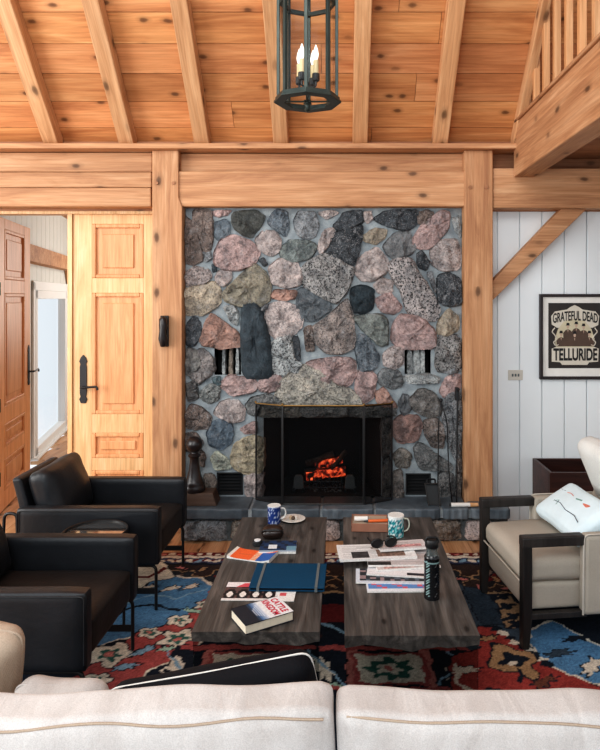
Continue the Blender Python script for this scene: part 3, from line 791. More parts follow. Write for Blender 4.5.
# ------------------------------------------------------------------ fire
fy=4.74
g=thing('fire_grate',(-.13,fy,HZ),'black iron fire grate with bars holding the burning logs','fire grate')
gx0,gx1=X_(306.5,fy),X_(341.5,fy); gz=HZ+.08
t=MB()
for z in (gz,gz-.045): t.tube([(gx0,fy-.12,z),(gx1,fy-.12,z)],.006)
x=gx0
while x<=gx1+.001:
    t.tube(rpath([(x,fy-.12,gz+.03),(x,fy-.12,gz-.05),(x,fy+.14,gz-.05),(x,fy+.14,gz+.02)],.03),.006,6); x+=(gx1-gx0)/9
link('bars',t,M['blk'],g)
for x,y in ((gx0,fy-.12),(gx1,fy-.12),(gx0,fy+.14),(gx1,fy+.14)):
    t=MB(); t.box(x-.008,x+.008,y-.008,y+.008,HZ+.0065,gz-.045); link('leg',t,M['blk'],g)
for u0,u1,l in ((293,304,'left'),(344.5,355.5,'right')):
    a=thing('andiron',at((u0+u1)/2,500,4.6)*1,'grey cast iron andiron standing at the %s side of the burning logs'%l,'andiron','pair of andirons')
    a.location.z=HZ+.0065
    x0,x1=X_(u0,4.6),X_(u1,4.6); zt=Z_(475,4.6)
    t=MB(); t.prism([(x0,HZ+.03),(x1,HZ+.03),(x1-.008,zt-.02),((x0+x1)/2+.02,zt),((x0+x1)/2-.02,zt),(x0+.008,zt-.02)],'y',4.59,4.62); link('plate',t,M['andiron'],a,bevel=.006)
    t=MB(); t.box(x0-.006,x0+.016,4.58,4.65,HZ+.0065,HZ+.04); t.box(x1-.016,x1+.006,4.58,4.65,HZ+.0065,HZ+.04); t.box((x0+x1)/2-.01,(x0+x1)/2+.01,4.62,4.9,HZ+.03,HZ+.05); link('foot',t,M['blk'],a,bevel=.004)
def log(u0,v0,u1,v1,y0,y1,r,mat,label,seed):
    a=at(u0,v0,y0); b=at(u1,v1,y1); n=14; path=[];R=[]
    for i in range(n+1):
        t_=i/n; p=a.lerp(b,t_); p+=noise.noise_vector(p*9+Vector((seed,0,0)))*.012; path.append(p); R.append(r*(1+.25*noise.noise(p*22+Vector((0,seed,0)))))
    m=MB(); m.tube(path,R,12); o=link('burning_log' if mat is M['ember'] else 'charred_log',m,mat,smooth=50); tag(o,label,'log','logs in the fire')
log(304,473.5,344,472.5,4.80,4.82,.040,M['char'],'charred black log lying lowest at the back of the grate',1)
log(306,477,345,471,4.70,4.72,.036,M['ember'],'log glowing red at the front of the fire',2)
log(317,466,342,459,4.77,4.74,.028,M['ember'],'short log with bright orange embers leaning over the fire',5)
log(306,464,333,455,4.85,4.83,.028,M['char'],'thin black log crossing over behind the embers',7)
log(332,468,347,452,4.69,4.68,.018,M['char'],'black stick poking up at the right of the fire',9)
t=MB(); rr=random.Random(3)
for i in range(110):
    x=rr.uniform(gx0-.02,gx1+.02); y=rr.uniform(fy-.16,fy+.1); s_=rr.uniform(.005,.0095)
    t.ball((x,y,HZ+.008+s_*rr.uniform(.75,.9)),s_,4,(1,1,.7))
o=link('ash',t,M['andiron'],smooth=30); tag(o,'pale ash and cinders under the grate','ash',kind='stuff')
l=bpy.data.lights.new('fire_glow','POINT'); l.energy=1.0; l.color=(1,.35,.12); l.shadow_soft_size=.08
o=bpy.data.objects.new('fire_glow',l); COL.objects.link(o); o.location=(-.1,4.6,HZ+.3)

# folding fire screen
fs=thing('fire_screen',(X_(323,4.33),4.33,HZ),'three fold black mesh fire screen standing before the firebox','fire screen')
zt=Z_(406.5,4.33)
pts=[(X_(255.5,4.43),4.435),(X_(282.5,4.33),4.33),(X_(364,4.33),4.33),(X_(392.5,4.43),4.435)]
for i in range(3):
    a=Vector((*pts[i],0)); b=Vector((*pts[i+1],0)); d=(b-a).normalized(); a=a+d*.004; b=b-d*.004
    t=MB(); z0=HZ+.006
    t.tube(rpath([a+Vector((0,0,z0)),b+Vector((0,0,z0)),b+Vector((0,0,zt)),a+Vector((0,0,zt))],.006,3,True),.006,6,True)
    fr=link('panel_frame',t,M['blk'],fs,smooth=50)
    t=MB(); t.add([a+Vector((0,0,z0)),b+Vector((0,0,z0)),b+Vector((0,0,zt)),a+Vector((0,0,zt))],[(0,1,2,3)]); link('mesh',t,M['mesh'],fr)
    t=MB(); t.tube([a+Vector((0,-.004,zt+.006)),b+Vector((0,-.004,zt+.006))],.005,6); link('top_bar',t,M['brass'],fr)
for p in pts:
    t=MB(); t.ball((p[0],p[1],zt+.014),.008,6); link('knob',t,M['brass'],fs,smooth=60)

# fireplace tools at the right end
t=MB(); p0=at(457.5,392,4.40); p1=at(456.5,502,4.36); p1.z=HZ+.004
t.tube(rpath([p0+Vector((.0,-.03,.012)),p0+Vector((.012,0,.02)),p0,p1+Vector((0,0,.05)),p1],.02),.0065,8)
t.tube(rpath([p1+Vector((0,0,.10)),p1+Vector((-.03,-.01,.075)),p1+Vector((-.03,-.01,.05))],.02),.005,6)
pk=thing('fire_poker',p1,'long black iron poker standing against the right post','poker'); link('shaft',t,M['blk'],pk,smooth=60)
t=MB(); t.box(p0.x-.014,p0.x+.012,p0.y-.012,p0.y+.04,p0.z-.06,p0.z+.03); link('grip',t,M['blk'],pk,bevel=.004)
# tongs
a0=at(441,402,4.46); b0=at(452,492,4.38); b1=at(437,488,4.40)
tg=thing('fire_tongs',(b0.x,b0.y,HZ),'slim black iron fire tongs leaning on the stones beside the poker','tongs')
for q in (b0,b1):
    q=Vector(q); q.z=HZ+.006
    m=MB(); m.tube(rpath([a0,a0.lerp(q,.2)+Vector((.03 if q.x>.75 else -.012,0,0)),a0.lerp(q,.7),q],.1),.0045,6); link('arm',m,M['blk'],tg,smooth=60)
m=MB(); m.ball(a0+Vector((0,0,.012)),.014,6); link('knob',m,M['blk'],tg,smooth=60)
# dark bucket-like shovel pan leaning
def quad_slab(mb,a,b,c,d,th,col=None):
    n=(b-a).cross(d-a).normalized()*th
    mb.add([a,b,c,d,a+n,b+n,c+n,d+n],[(0,1,2,3),(4,5,6,7),(0,1,5,4),(1,2,6,5),(2,3,7,6),(3,0,4,7)],col)
c0=at(428,504,4.32); c0.z=HZ+.003; c1=at(440,502,4.32); c1.z=HZ+.003; c2=at(438,483,4.37); c3=at(424,483,4.37)
sv=thing('ash_pan',(c0.x,c0.y,HZ),'black ash pan with raised sides leaning upright on the right of the hearth','ash pan')
t=MB(); quad_slab(t,c0,c1,c2,c3,-.006); link('tray',t,M['blk'],sv,bevel=.002)
t=MB(); off=Vector((0,-.03,.006))
quad_slab(t,c0,c3,c3+off,c0+off,.005); quad_slab(t,c1,c2,c2+off,c1+off,-.005); quad_slab(t,c3,c2,c2+off,c3+off,.005); link('rim',t,M['iron'],sv,bevel=.002)
t=MB(); mdl=c2.lerp(c3,.5); t.tube(rpath([mdl+Vector((-.03,0,0)),mdl+Vector((-.03,.005,.025)),mdl+Vector((.03,.005,.025)),mdl+Vector((.03,0,0))],.01),.006,6); link('handle',t,M['blk'],sv,smooth=60)
# white tube with wooden end on the hearth
a=at(451,508,4.285); b=at(478,506.5,4.29); a.z=b.z=HZ+.016
wt=thing('hearth_lighter',(a.x,a.y,HZ),'white and tan tube shaped fire starter lying at the right end of the hearth','fire starter')
t=MB(); t.tube([a,a.lerp(b,.7)],.0145,14); link('tube',t,M['paper'],wt,smooth=50)
t=MB(); t.tube([a.lerp(b,.7),a.lerp(b,.72),b],[.010,.015,.013],12); link('wooden_end',t,M['bal'],wt,smooth=50)
t=MB(); t.tube([a+Vector((-.012,0,0)),a],[.009,.012],12); link('nozzle',t,M['blk'],wt,smooth=50)

# big chess pawn on a plinth
px=X_(194.5,4.383); 
pl=thing('plinth_block',(px+.02,4.37,HZ),'chamfered dark wooden block under the big chess pawn','plinth')
pa=at(187,511,4.31)
zb=HZ+.001; zt=HZ+.085; xx0=X_(184,4.33); xx1=X_(213,4.33)
t=MB(); a=[(xx0-.01,4.30,zb),(xx1+.03,4.30,zb),(xx1+.03,4.455,zb),(xx0-.01,4.455,zb),(xx0+.015,4.315,zt),(xx1-.0,4.315,zt),(xx1-.0,4.45,zt),(xx0+.015,4.45,zt)]
t.add(a,[(0,3,2,1),(4,5,6,7),(0,1,5,4),(1,2,6,5),(2,3,7,6),(3,0,4,7)]); link('block',t,M['plinth'],pl,bevel=.004)
pw=thing('chess_pawn',(px,4.383,zt),'giant dark turned wooden chess pawn standing on a block by the fireplace','chess pawn')
prof=[(.074,0),(.078,.012),(.074,.035),(.068,.045),(.07,.055),(.062,.07),(.05,.10),(.04,.145),(.034,.19),(.031,.225),(.034,.235),(.044,.243),(.046,.252),(.038,.260),(.026,.266),(.024,.275)]
t=MB(); t.lathe(prof,(px,4.383,zt),32); link('body',t,M['pawn'],pw,smooth=45)
t=MB(); t.ball((px,4.383,zt+.325),.058,14); link('head',t,M['pawn'],pw,smooth=60)
# dark carved bracket on the left post
bk=thing('wall_ornament',at(165,332,4.425),'small dark carved iron ornament screwed to the left timber post','ornament')
t=MB(); c=at(165,331,4.425)
t.box(c.x-.03,c.x+.03,4.405,4.424,c.z-.11,c.z+.11); link('back_plate',t,M['iron'],bk,bevel=.006)
t=MB(); t.tube([(c.x,4.385,c.z+.10),(c.x,4.375,c.z+.085),(c.x+.003,4.37,c.z+.04),(c.x-.003,4.372,c.z+.0),(c.x,4.37,c.z-.05),(c.x,4.38,c.z-.105)],[.012,.028,.03,.022,.032,.02],12); link('carving',t,M['pawn'],bk,smooth=50)
# ------------------------------------------------------------------ rug
RX0,RX1,RY0,RY1=-2.05,2.35,1.35,4.07; st_=.0085
nx=int((RX1-RX0)/st_)+1; ny=int((RY1-RY0)/st_)+1
gx,gy=np.meshgrid(np.linspace(RX0,RX1,nx),np.linspace(RY0,RY1,ny))
gx=gx.ravel(); gy=gy.ravel()
# slightly wavering outlines like hand knotting
wx=gx+.006*np.sin(gy*61)+.004*np.sin(gx*97+gy*33); wy=gy+.006*np.sin(gx*53)+.004*np.sin(gy*88-gx*21)
rc=np.zeros((nx*ny,3)); 
NAVY=(26,32,42); RED=(150,76,74); DRED=(96,36,38); BLUE=(80,120,154); CREAM=(198,190,176); GREEN=(52,92,84); TANC=(150,122,92); SLATE=(54,66,78); PINKC=(176,110,104); BRN=(52,42,40); LBL=(120,150,170); MINT=(150,176,160)
rc[:]=lin(NAVY)
def inpoly(P,x=None,y=None):
    x=wx if x is None else x; y=wy if y is None else y
    ins=np.zeros(len(x),bool); n=len(P)
    for i in range(n):
        x0,y0=P[i]; x1,y1=P[(i+1)%n]
        if abs(y1-y0)<1e-9: continue
        ins^=((y0>y)!=(y1>y))&(x<(x1-x0)*(y-y0)/(y1-y0)+x0)
    return ins
def fl(pts): return [tuple(on(u,v)[:2]) for u,v in pts]
def paint(P,c,edge=None,ew=.012):
    m=inpoly(P)
    if edge is not None:
        cx=sum(p[0] for p in P)/len(P); cy=sum(p[1] for p in P)/len(P)
        big=[(cx+(a-cx)*(1+ew/max(.02,math.hypot(a-cx,b-cy))),cy+(b-cy)*(1+ew/max(.02,math.hypot(a-cx,b-cy)))) for a,b in P]
        rc[inpoly(big)]=lin(edge)
    rc[m]=lin(c)
def ell(cx,cy,rx,ry,c,rot=0,edge=None,ew=.012,lobes=0,amp=.15):
    dx=(wx-cx)*math.cos(rot)+(wy-cy)*math.sin(rot); dy=-(wx-cx)*math.sin(rot)+(wy-cy)*math.cos(rot)
    a=np.arctan2(dy/ry,dx/rx); r=np.hypot(dx/rx,dy/ry)
    k=1+amp*np.cos(lobes*a) if lobes else 1
    if edge is not None: rc[r<k*(1+ew/min(rx,ry))]=lin(edge)
    rc[r<k]=lin(c)
def stroke(pts,w,c):
    for i in range(len(pts)-1):
        (x0,y0),(x1,y1)=pts[i],pts[i+1]; L2=(x1-x0)**2+(y1-y0)**2+1e-12
        t=np.clip(((wx-x0)*(x1-x0)+(wy-y0)*(y1-y0))/L2,0,1)
        rc[np.hypot(wx-x0-t*(x1-x0),wy-y0-t*(y1-y0))<w/2]=lin(c)
def flower(x,y,s=.07,c=CREAM,c2=GREEN,rot=0):
    ell(x,y,s*1.15,s,c,rot,NAVY,.008,5,.22); ell(x,y,s*.6,s*.5,c2,rot,None,0,5,.3); ell(x,y,s*.25,s*.22,PINKC)
def leaf(x,y,s,rot,c=CREAM):
    ell(x,y,s,s*.38,c,rot,NAVY,.006,7,.25)
# far borders
rr=random.Random(11)
def band(y0,y1,c): rc[(wy>y0)&(wy<=y1)]=lin(c)
band(3.52,4.2,BRN); band(3.90,4.2,(60,66,92)); band(4.02,4.2,DRED); band(3.985,4.02,CREAM); band(3.885,3.91,NAVY)
x=RX0
while x<RX1:
    ell(x,4.045,.022,.016,CREAM if rr.random()<.6 else PINKC); 
    ell(x+.02,3.945,.03,.018,rr.choice([CREAM,LBL,PINKC,CREAM]),rr.uniform(-.7,.7)); ell(x+.05,3.955,.012,.02,DRED if x<0 else NAVY); x+=.06
x=RX0
while x<RX1:
    ell(x,3.70,.11,.10,(40,44,50),0,TANC,.010,6,.2); ell(x,3.70,.05,.045,rr.choice([GREEN,DRED,(90,74,66)]),0,None,0,5,.3)
    for k in range(5): leaf(x+rr.uniform(-.13,.13),3.70+rr.uniform(-.14,.14),.035,rr.uniform(0,3),rr.choice([TANC,(110,98,90),GREEN,PINKC]))
    x+=.27
stroke([(RX0,3.52),(RX1,3.52)],.02,TANC)
# left field: blue arch, red ground
paint(fl([(120,598),(140,584),(170,578),(200,580),(214,588),(206,604),(180,622),(120,640),(60,660)]),BLUE,CREAM,.02)
paint(fl([(120,560),(162,563),(176,578),(150,583),(136,594),(118,596)]),CREAM,NAVY,.012)
stroke(fl([(120,580),(150,578),(165,570)]),.03,DRED); stroke(fl([(128,604),(152,596),(176,600),(206,590)]),.014,LBL); stroke(fl([(120,612),(150,606),(180,612)]),.02,NAVY)
paint(fl([(118,588),(136,588),(136,594),(118,594)]),NAVY)
for u,v in ((148,589),(170,590),(190,588)): leaf(*on(u,v)[:2],.05,.6,CREAM)
paint(fl([(214,584),(206,600),(186,616),(160,628),(138,634),(112,652),(90,668),(40,700),(100,712),(118,694),(150,672),(200,648),(216,628),(222,600)]),RED,NAVY,.012)
stroke(fl([(112,700),(150,672),(200,646),(222,622)]),.012,CREAM); stroke(fl([(116,706),(154,678),(204,652)]),.014,LBL)
for u,v,s in ((110,656,.085),(180,622,.05),(178,640,.075),(96,682,.05),(205,606,.045),(150,634,.045)):
    x,y=on(u,v)[:2]; flower(x,y,s)
for u,v,s,r_ in ((143,652,.055,.9),(126,668,.05,.3),(166,650,.04,.4),(194,612,.05,-.4)): x,y=on(u,v)[:2]; leaf(x,y,s,r_,LBL if u<150 else MINT)
for u,v in ((130,690),(170,672),(196,660)):
    x,y=on(u,v)[:2]; leaf(x,y,.07,.8,CREAM); leaf(x+.1,y+.03,.05,2.2,MINT)
# centre field under the tables: rows of squares with wreaths
paint(fl([(318,606),(350,606),(356,624),(310,624)]),DRED)
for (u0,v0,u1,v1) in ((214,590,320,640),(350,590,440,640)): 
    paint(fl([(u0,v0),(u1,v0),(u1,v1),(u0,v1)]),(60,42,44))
stroke(fl([(300,628),(322,625),(346,634),(360,640)]),.02,LBL)
# motif rows
yc=2.80; sq=.15
for k,cx in enumerate((-.44,.225,.89)):
    x0,x1=cx-.33,cx+.33
    paint([(x0-.02,2.44),(x1+.02,2.44),(x1+.02,2.99),(x0-.02,2.99)],NAVY)
    for sx_ in (-1,1):
        paint([(cx+sx_*.15,2.5),(cx+sx_*.195,2.5),(cx+sx_*.195,2.98),(cx+sx_*.15,2.98)],PINKC)
        leaf(cx+sx_*.30,2.80,.09,1.2*sx_,CREAM); leaf(cx+sx_*.27,2.66,.05,.3,MINT); stroke([(cx+sx_*.20,2.68),(cx+sx_*.38,2.94)],.012,LBL)
    paint([(cx-sq*.9,2.70),(cx+sq,2.70),(cx+sq,2.905),(cx-sq,2.91)],CREAM,RED,.03)
    ell(cx,2.80,.10,.075,GREEN,0,None,0,8,.16); ell(cx,2.80,.052,.036,CREAM,0,None,0,5,.25); ell(cx,2.80,.022,.016,PINKC)
    paint([(x0,2.64),(x1,2.64),(x1,2.668),(x0,2.668)],RED)
    paint([(cx-.07,2.50),(cx+.12,2.50),(cx+.12,2.62),(cx-.07,2.62)],SLATE)
    paint([(x0,2.945),(x1,2.945),(x1,2.985),(x0,2.985)],RED)
# right field
paint(fl([(456,584),(482,592),(520,628),(560,690),(600,700),(440,640)]),SLATE)
paint(fl([(462,587),(484,592),(496,605),(505,626),(482,626),(470,605)]),(44,56,68),NAVY,.01)
paint(fl([(494,592),(508,596),(524,612),(524,630),(504,628),(500,612)]),(142,118,92),NAVY,.01)
for u,v in ((502,598),(506,608),(512,618),(516,626)): 
    x,y=on(u,v)[:2]; ell(x,y,.05,.03,NAVY,.5,None,0,4,.4)
paint(fl([(478,628),(494,629),(520,648),(545,664),(600,690),(640,720),(480,720),(452,690),(450,660),(480,650)]),(136,58,54),NAVY,.014)
paint(fl([(531,632),(552,622),(600,648),(680,670),(680,700),(600,686),(568,676),(542,660),(530,646)]),BLUE,CREAM,.014)
for i in range(9):
    t=i/8; u=496+(545-496)*t; v=629+(664-629)*t
    x,y=on(u,v)[:2]; paint([(x-.03,y-.03),(x+.02,y-.045),(x+.035,y-.005),(x-.01,y+.012)],CREAM if i%2 else NAVY)
x,y=on(513,662)[:2]; ell(x,y,.10,.12,TANC,.4,NAVY,.01,4,.22); ell(x,y,.06,.05,NAVY,.3,None,0,4,.3); ell(x-.01,y-.03,.025,.02,CREAM)
stroke(fl([(520,672),(522,684)]),.02,NAVY)
for u,v,s,r_,c in ((560,655,.06,.3,SLATE),(592,668,.08,.8,CREAM),(575,640,.05,.2,NAVY),(545,684,.06,.5,(96,60,50)),(486,640,.05,.4,TANC),(466,672,.06,.3,CREAM)):
    x,y=on(u,v)[:2]; leaf(x,y,s,r_,c)
stroke(fl([(486,690),(520,702)]),.03,NAVY)
stroke(fl([(455,665),(458,685),(482,700)]),.02,CREAM)
# weaving irregularity
rng=np.random.default_rng(2); rc*= (1+rng.normal(0,.13,(len(rc),1)))
rc=np.clip(rc*RUG_GAIN,0,1)
faces=[]
idx=np.arange(nx*ny).reshape(ny,nx)
q=np.stack([idx[:-1,:-1],idx[:-1,1:],idx[1:,1:],idx[1:,:-1]],-1).reshape(-1,4)
z=.008+.0025*np.sin(gx*5.1+gy*2.3)*np.sin(gy*4.0)
me=bpy.data.meshes.new('area_rug'); me.vertices.add(nx*ny); me.vertices.foreach_set('co',np.stack([gx,gy,z],-1).astype(np.float32).ravel())
me.loops.add(q.size); me.loops.foreach_set('vertex_index',q.ravel().astype(np.int32)); me.polygons.add(len(q)); me.polygons.foreach_set('loop_start',np.arange(0,q.size,4,dtype=np.int32)); me.update(); me.validate()
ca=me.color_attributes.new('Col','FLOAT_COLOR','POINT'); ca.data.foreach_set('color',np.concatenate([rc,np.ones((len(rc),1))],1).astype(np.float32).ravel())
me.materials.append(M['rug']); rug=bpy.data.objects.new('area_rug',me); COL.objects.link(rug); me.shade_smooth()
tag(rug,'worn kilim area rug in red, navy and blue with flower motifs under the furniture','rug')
ZR=.0115

# ------------------------------------------------------------------ coffee tables
def slab(name,x0,x1,y0,y1,label,seed):
    r=thing(name,((x0+x1)/2,(y0+y1)/2,ZR),label,'coffee table','pair of low slab coffee tables')
    t=MB(); n=26; ZT_=.40
    # top with a live lower edge at the near end
    for k in range(n):
        u0=k/n;u1=(k+1)/n
        def th(u): return .044+.034*noise.noise(Vector((u*3.1+seed,seed,0)))+.008*noise.noise(Vector((u*11,seed,3)))+.018*math.sin(u*5+seed)**2*.6
        a,b=x0+(x1-x0)*u0,x0+(x1-x0)*u1
        e0=y0+.004*noise.noise(Vector((u0*9,seed,1))); e1=y0+.004*noise.noise(Vector((u1*9,seed,1)))
        t.add([(a,e0,ZT_),(b,e1,ZT_),(b,e1+.008,ZT_-th(u1)),(a,e0+.008,ZT_-th(u0)),(a,y1,ZT_),(b,y1,ZT_),(b,y1,ZT_-.045),(a,y1,ZT_-.045)],
              [(0,1,2,3),(0,4,5,1),(4,7,6,5),(3,2,6,7)]+([(0,3,7,4)] if k==0 else [])+([(1,5,6,2)] if k==n-1 else []))
    # merge seams
    o=link('slab_top',t,M['table'],r)
    bm=bmesh.new(); bm.from_mesh(o.data); bmesh.ops.remove_doubles(bm,verts=bm.verts[:],dist=1e-5); bmesh.ops.recalc_face_normals(bm,faces=bm.faces[:]); bm.to_mesh(o.data); bm.free()
    # end panels of clear acrylic
    for yy in (y0+.012,y1-.045):
        m=MB(); m.box(x0+.004,x1-.004,yy,yy+.018,ZR,.355); e=link('clear_leg_panel',m,M['acrylic'],r); e['label']='clear acrylic leg panel'
    return r
slab('coffee_table',-.570,-.078,2.376,3.62,'left of the two dark plank coffee tables, carrying the blue folder and books',1.3)
slab('coffee_table',.018,.531,2.35,3.62,'right of the two dark plank coffee tables, carrying newspapers and a black flask',4.1)
ZT_=.4015
# ------------------------------------------------------------------ things on the left table
def T(u,v,z=.40): return on(u,v,z)
def rot(loc,a): return Matrix.Translation(loc)@Matrix.Rotation(a,4,'Z')
def mug(name,loc,rad,h,label,pat,hang,rim=(236,236,232),handlecol=None):
    r=thing(name,loc,label,'mug')
    t=MB(); n=40; rows=12; v=[];f=[];c=[]
    for j in range(rows+1):
        zz=h*j/rows
        for k in range(n):
            a=2*PI*k/n; rad_=rad*(.95+.05*j/rows); v.append((loc[0]+rad_*math.cos(a),loc[1]+rad_*math.sin(a),loc[2]+zz)); c.append(pat(k,j,rows))
    for j in range(rows):
        for k in range(n): f.append((j*n+k,j*n+(k+1)%n,(j+1)*n+(k+1)%n,(j+1)*n+k))
    f.append(tuple(range(n-1,-1,-1)))
    o0=len(t.v); t.add(v,f); t.c=[lin(x) for x in c]; t.hascol=True
    t.lathe([(rad,h),(rad-.002,h+.001),(rad-.004,h),(rad-.005,.01),(.001,.008)],loc,n,col=lin(rim))
    link('cup_body',t,M['ceramic'],r,smooth=40)
    t=MB(); d=Vector((math.cos(hang),math.sin(hang),0)); L=Vector(loc)
    P=[L+d*rad*.95+Vector((0,0,h*.82)),L+d*(rad+.022)+Vector((0,0,h*.80)),L+d*(rad+.03)+Vector((0,0,h*.5)),L+d*(rad+.018)+Vector((0,0,h*.25)),L+d*rad*.93+Vector((0,0,h*.2))]
    t.tube(rpath(P,.018),.0045,8,col=lin(handlecol or rim)); link('handle',t,M['ceramic'],r,smooth=60)
    return r
rk=random.Random(5)
bm_=[[rk.random() for _ in range(40)] for _ in range(14)]
mug('coffee_mug',Vector((-.375,3.53,ZT_)),.038,.098,'small blue patterned mug at the far end of the left table',lambda k,j,n:(34,58,120) if bm_[j][k]<.8 and j<n else (180,192,214),.2)
p=T(293,520.5); p.z=ZT_
s=thing('saucer',p,'white saucer with crumbs on it beside the blue mug','saucer')
t=MB(); t.lathe([(.03,0),(.035,.002),(.068,.010),(.071,.012),(.068,.013),(.035,.006),(.001,.005)],p,32,col=lin((232,230,224))); link('plate',t,M['ceramic'],s,smooth=40)
for i in range(3):
    t=MB(); q=p+Vector((-.012+.014*i,.004*(-1)**i,.014)); t.ball(q,.013,6,(1,1.1,.9),lin([(190,170,140),(92,74,60),(214,208,198)][i]))
    o=link('cracker_piece',t,M['painted'],None,smooth=50); tag(o,['pale crumbly biscuit piece on the left of the saucer','dark biscuit piece in the middle of the saucer','whitish sugar lump on the right of the saucer'][i],'biscuit','bits left on the saucer')
# dark leather pouch
p=T(272.5,539.5); p.z=ZT_
po=thing('leather_pouch',p+Vector((0,.02,0)),'dark brown rounded leather pouch behind the small blue magazine','pouch')
t=MB(); t.cushion(.115,.075,.05,.024,.012,.004,30,8,3,Matrix.Translation(p+Vector((0,.02,.031)))@Matrix.Rotation(.15,4,'Z')); link('pouch_body',t,flat('brown_leather',(44,32,28),.32,.2),po,smooth=60)
t=MB(); t.tube(rpath([p+Vector((-.055,.0,.03)),p+Vector((-.05,-.02,.055)),p+Vector((.05,-.02,.056)),p+Vector((.055,.0,.03))],.02),.004,6); link('strap',t,M['blk'],po,smooth=60)
# little blue magazine
def sheet(name,loc,ang,sx,sy,th,cells,label,cat,group=None,n=(30,22),mat=None,curl=0.0,base=(226,224,220),under=None):
    """thin printed thing: cells(u,v)->sRGB"""
    r=tag(link(name,grid_slab(rot(loc,ang),sx,sy,th,cells,n,curl,base),mat or M['painted'],None),label,cat,group); return r
def grid_slab(Mx,sx,sy,th,cells,n,curl,base):
    t=MB(); a,b=n; v=[];f=[];c=[]
    # one quad per cell so colours stay crisp
    for i in range(a):
        for j in range(b):
            col=lin(cells((i+.5)/a,(j+.5)/b)); o=len(v)
            for du,dv in ((0,0),(1,0),(1,1),(0,1)):
                u=(i+du)/a; w_=(j+dv)/b
                v.append(((u-.5)*sx,(w_-.5)*sy,th+curl*(max(0,u-.7)**2+max(0,.25-u)**2)*3)); c.append(col)
            f.append((o,o+1,o+2,o+3))
    t.add(v,f,None,Mx); t.c=c; t.hascol=True
    hx,hy=sx/2,sy/2; k0=curl*.0625*3; k1=curl*.09*3
    t.add([(-hx,-hy,0),(hx,-hy,0),(hx,hy,0),(-hx,hy,0),(-hx,-hy,th+k0),(hx,-hy,th+k1),(hx,hy,th+k1),(-hx,hy,th+k0)],[(0,3,2,1),(1,2,6,5),(3,0,4,7)],lin(base),Mx)
    for yy in (-hy,hy):
        m=a; top=[]; 
        for i in range(a+1):
            u=i/a; top.append(((u-.5)*sx,yy,th+curl*(max(0,u-.7)**2+max(0,.25-u)**2)*3))
        bot=[((i/a-.5)*sx,yy,0) for i in range(a+1)]
        t.add(top+bot,[(i,i+1,a+1+i+1,a+1+i) for i in range(a)],lin(base),Mx)
    return t
def cells_blue(u,v):
    if v<.12: return (150,170,190)
    if abs(u-.35)<.12 and abs(v-.45)<.2: return (220,226,230)
    if u>.72 and v<.5: return (110,150,170)
    return (30,58,96) if (int(u*9)+int(v*6))%3 else (20,34,52)
sheet('magazine',Vector((-.315,3.165,ZT_)),.03,.185,.14,.012,cells_blue,'small navy blue magazine beside the dark pouch on the left table','magazine')
p=T(257,547); t=MB(); t.lathe([(.022,0),(.026,.004),(.026,.02),(.022,.024),(.001,.025)],p+Vector((0,.02,.0015)),24,col=lin((26,28,32))); 
cp=thing('round_tin',p+Vector((0,.02,.0015)),'tiny black round tin with a white lid beside the small blue magazine','tin'); link('tin_body',t,M['painted'],cp,smooth=40)
t=MB(); t.lathe([(.017,0),(.017,.004),(.001,.005)],p+Vector((0,.02,.026)),20,col=lin((222,226,228))); link('lid',t,M['painted'],cp,smooth=40)
# orange and blue brochure
def cells_or(u,v):
    if u<.07: return (228,224,216)
    if u>.66: return (44,96,170) if v<.86 else (230,120,70)
    if .54<u<.66: return (232,190,160) if (v*7)%1<.7 else (230,110,60)
    if abs(v-.5)<.05 and .15<u<.5: return (214,100,56)
    return (232,104,52)
sheet('brochure',Vector((-.432,3.068,ZT_)),-.30,.225,.115,.006,cells_or,'bright orange and blue brochure lying askew on the left table','brochure',curl=.05)
# printed cards
def cells_bw(u,v):
    if v>.72: return (210,84,96) if (abs(u-.42+(.86-v)*.6)<.13 and v<.95) else (226,220,222)
    if v<.10: return (222,216,214)
    a=((u*4)%1-.5)**2*4+(((v*1.6))%1-.5)**2*4
    return (228,222,216) if a<.22 else ((28,24,26) if a<.9 else (96,74,72))
sheet('leaflet',Vector((-.39,2.70,ZT_)),-.015,.225,.165,.003,cells_bw,'leaflet printed with a black and white flower pattern partly under the blue folder','leaflet',n=(48,32))
def cells_wh(u,v): return (206,90,96) if (abs(u-.5)<.15 and abs(v-.55)<.14) else (228,228,226)
sheet('leaflet',Vector((-.245,2.665,ZT_)),-.04,.105,.105,.0025,cells_wh,'small white card with a red mark between blue folder and paperback','leaflet')
# blue folder with elastic straps
c=Vector((-.230,2.815,.4055))
fo=thing('folder',c,'large blue cloth portfolio folder with two grey elastic straps','folder')
Mx=rot(c,-.02); t=MB(); t.box(-.165,.165,-.124,.124,0,.004,M=Mx); t.box(-.165,.165,-.124,.124,.013,.018,M=Mx); t.box(-.165,.165,.119,.124,0,.018,M=Mx); link('cover',t,M['folder'],fo,bevel=.0025)
t=MB(); t.box(-.158,.158,-.118,.118,.0042,.0128,M=Mx); link('contents',t,M['navyblk'],fo)
for x in (-.125,.128):
    t=MB(); t.box(x-.006,x+.006,-.126,.1255,.0182,.0196,M=Mx); t.box(x-.006,x+.006,-.1262,-.1245,-.001,.0196,M=Mx); link('strap',t,M['strap'],fo)
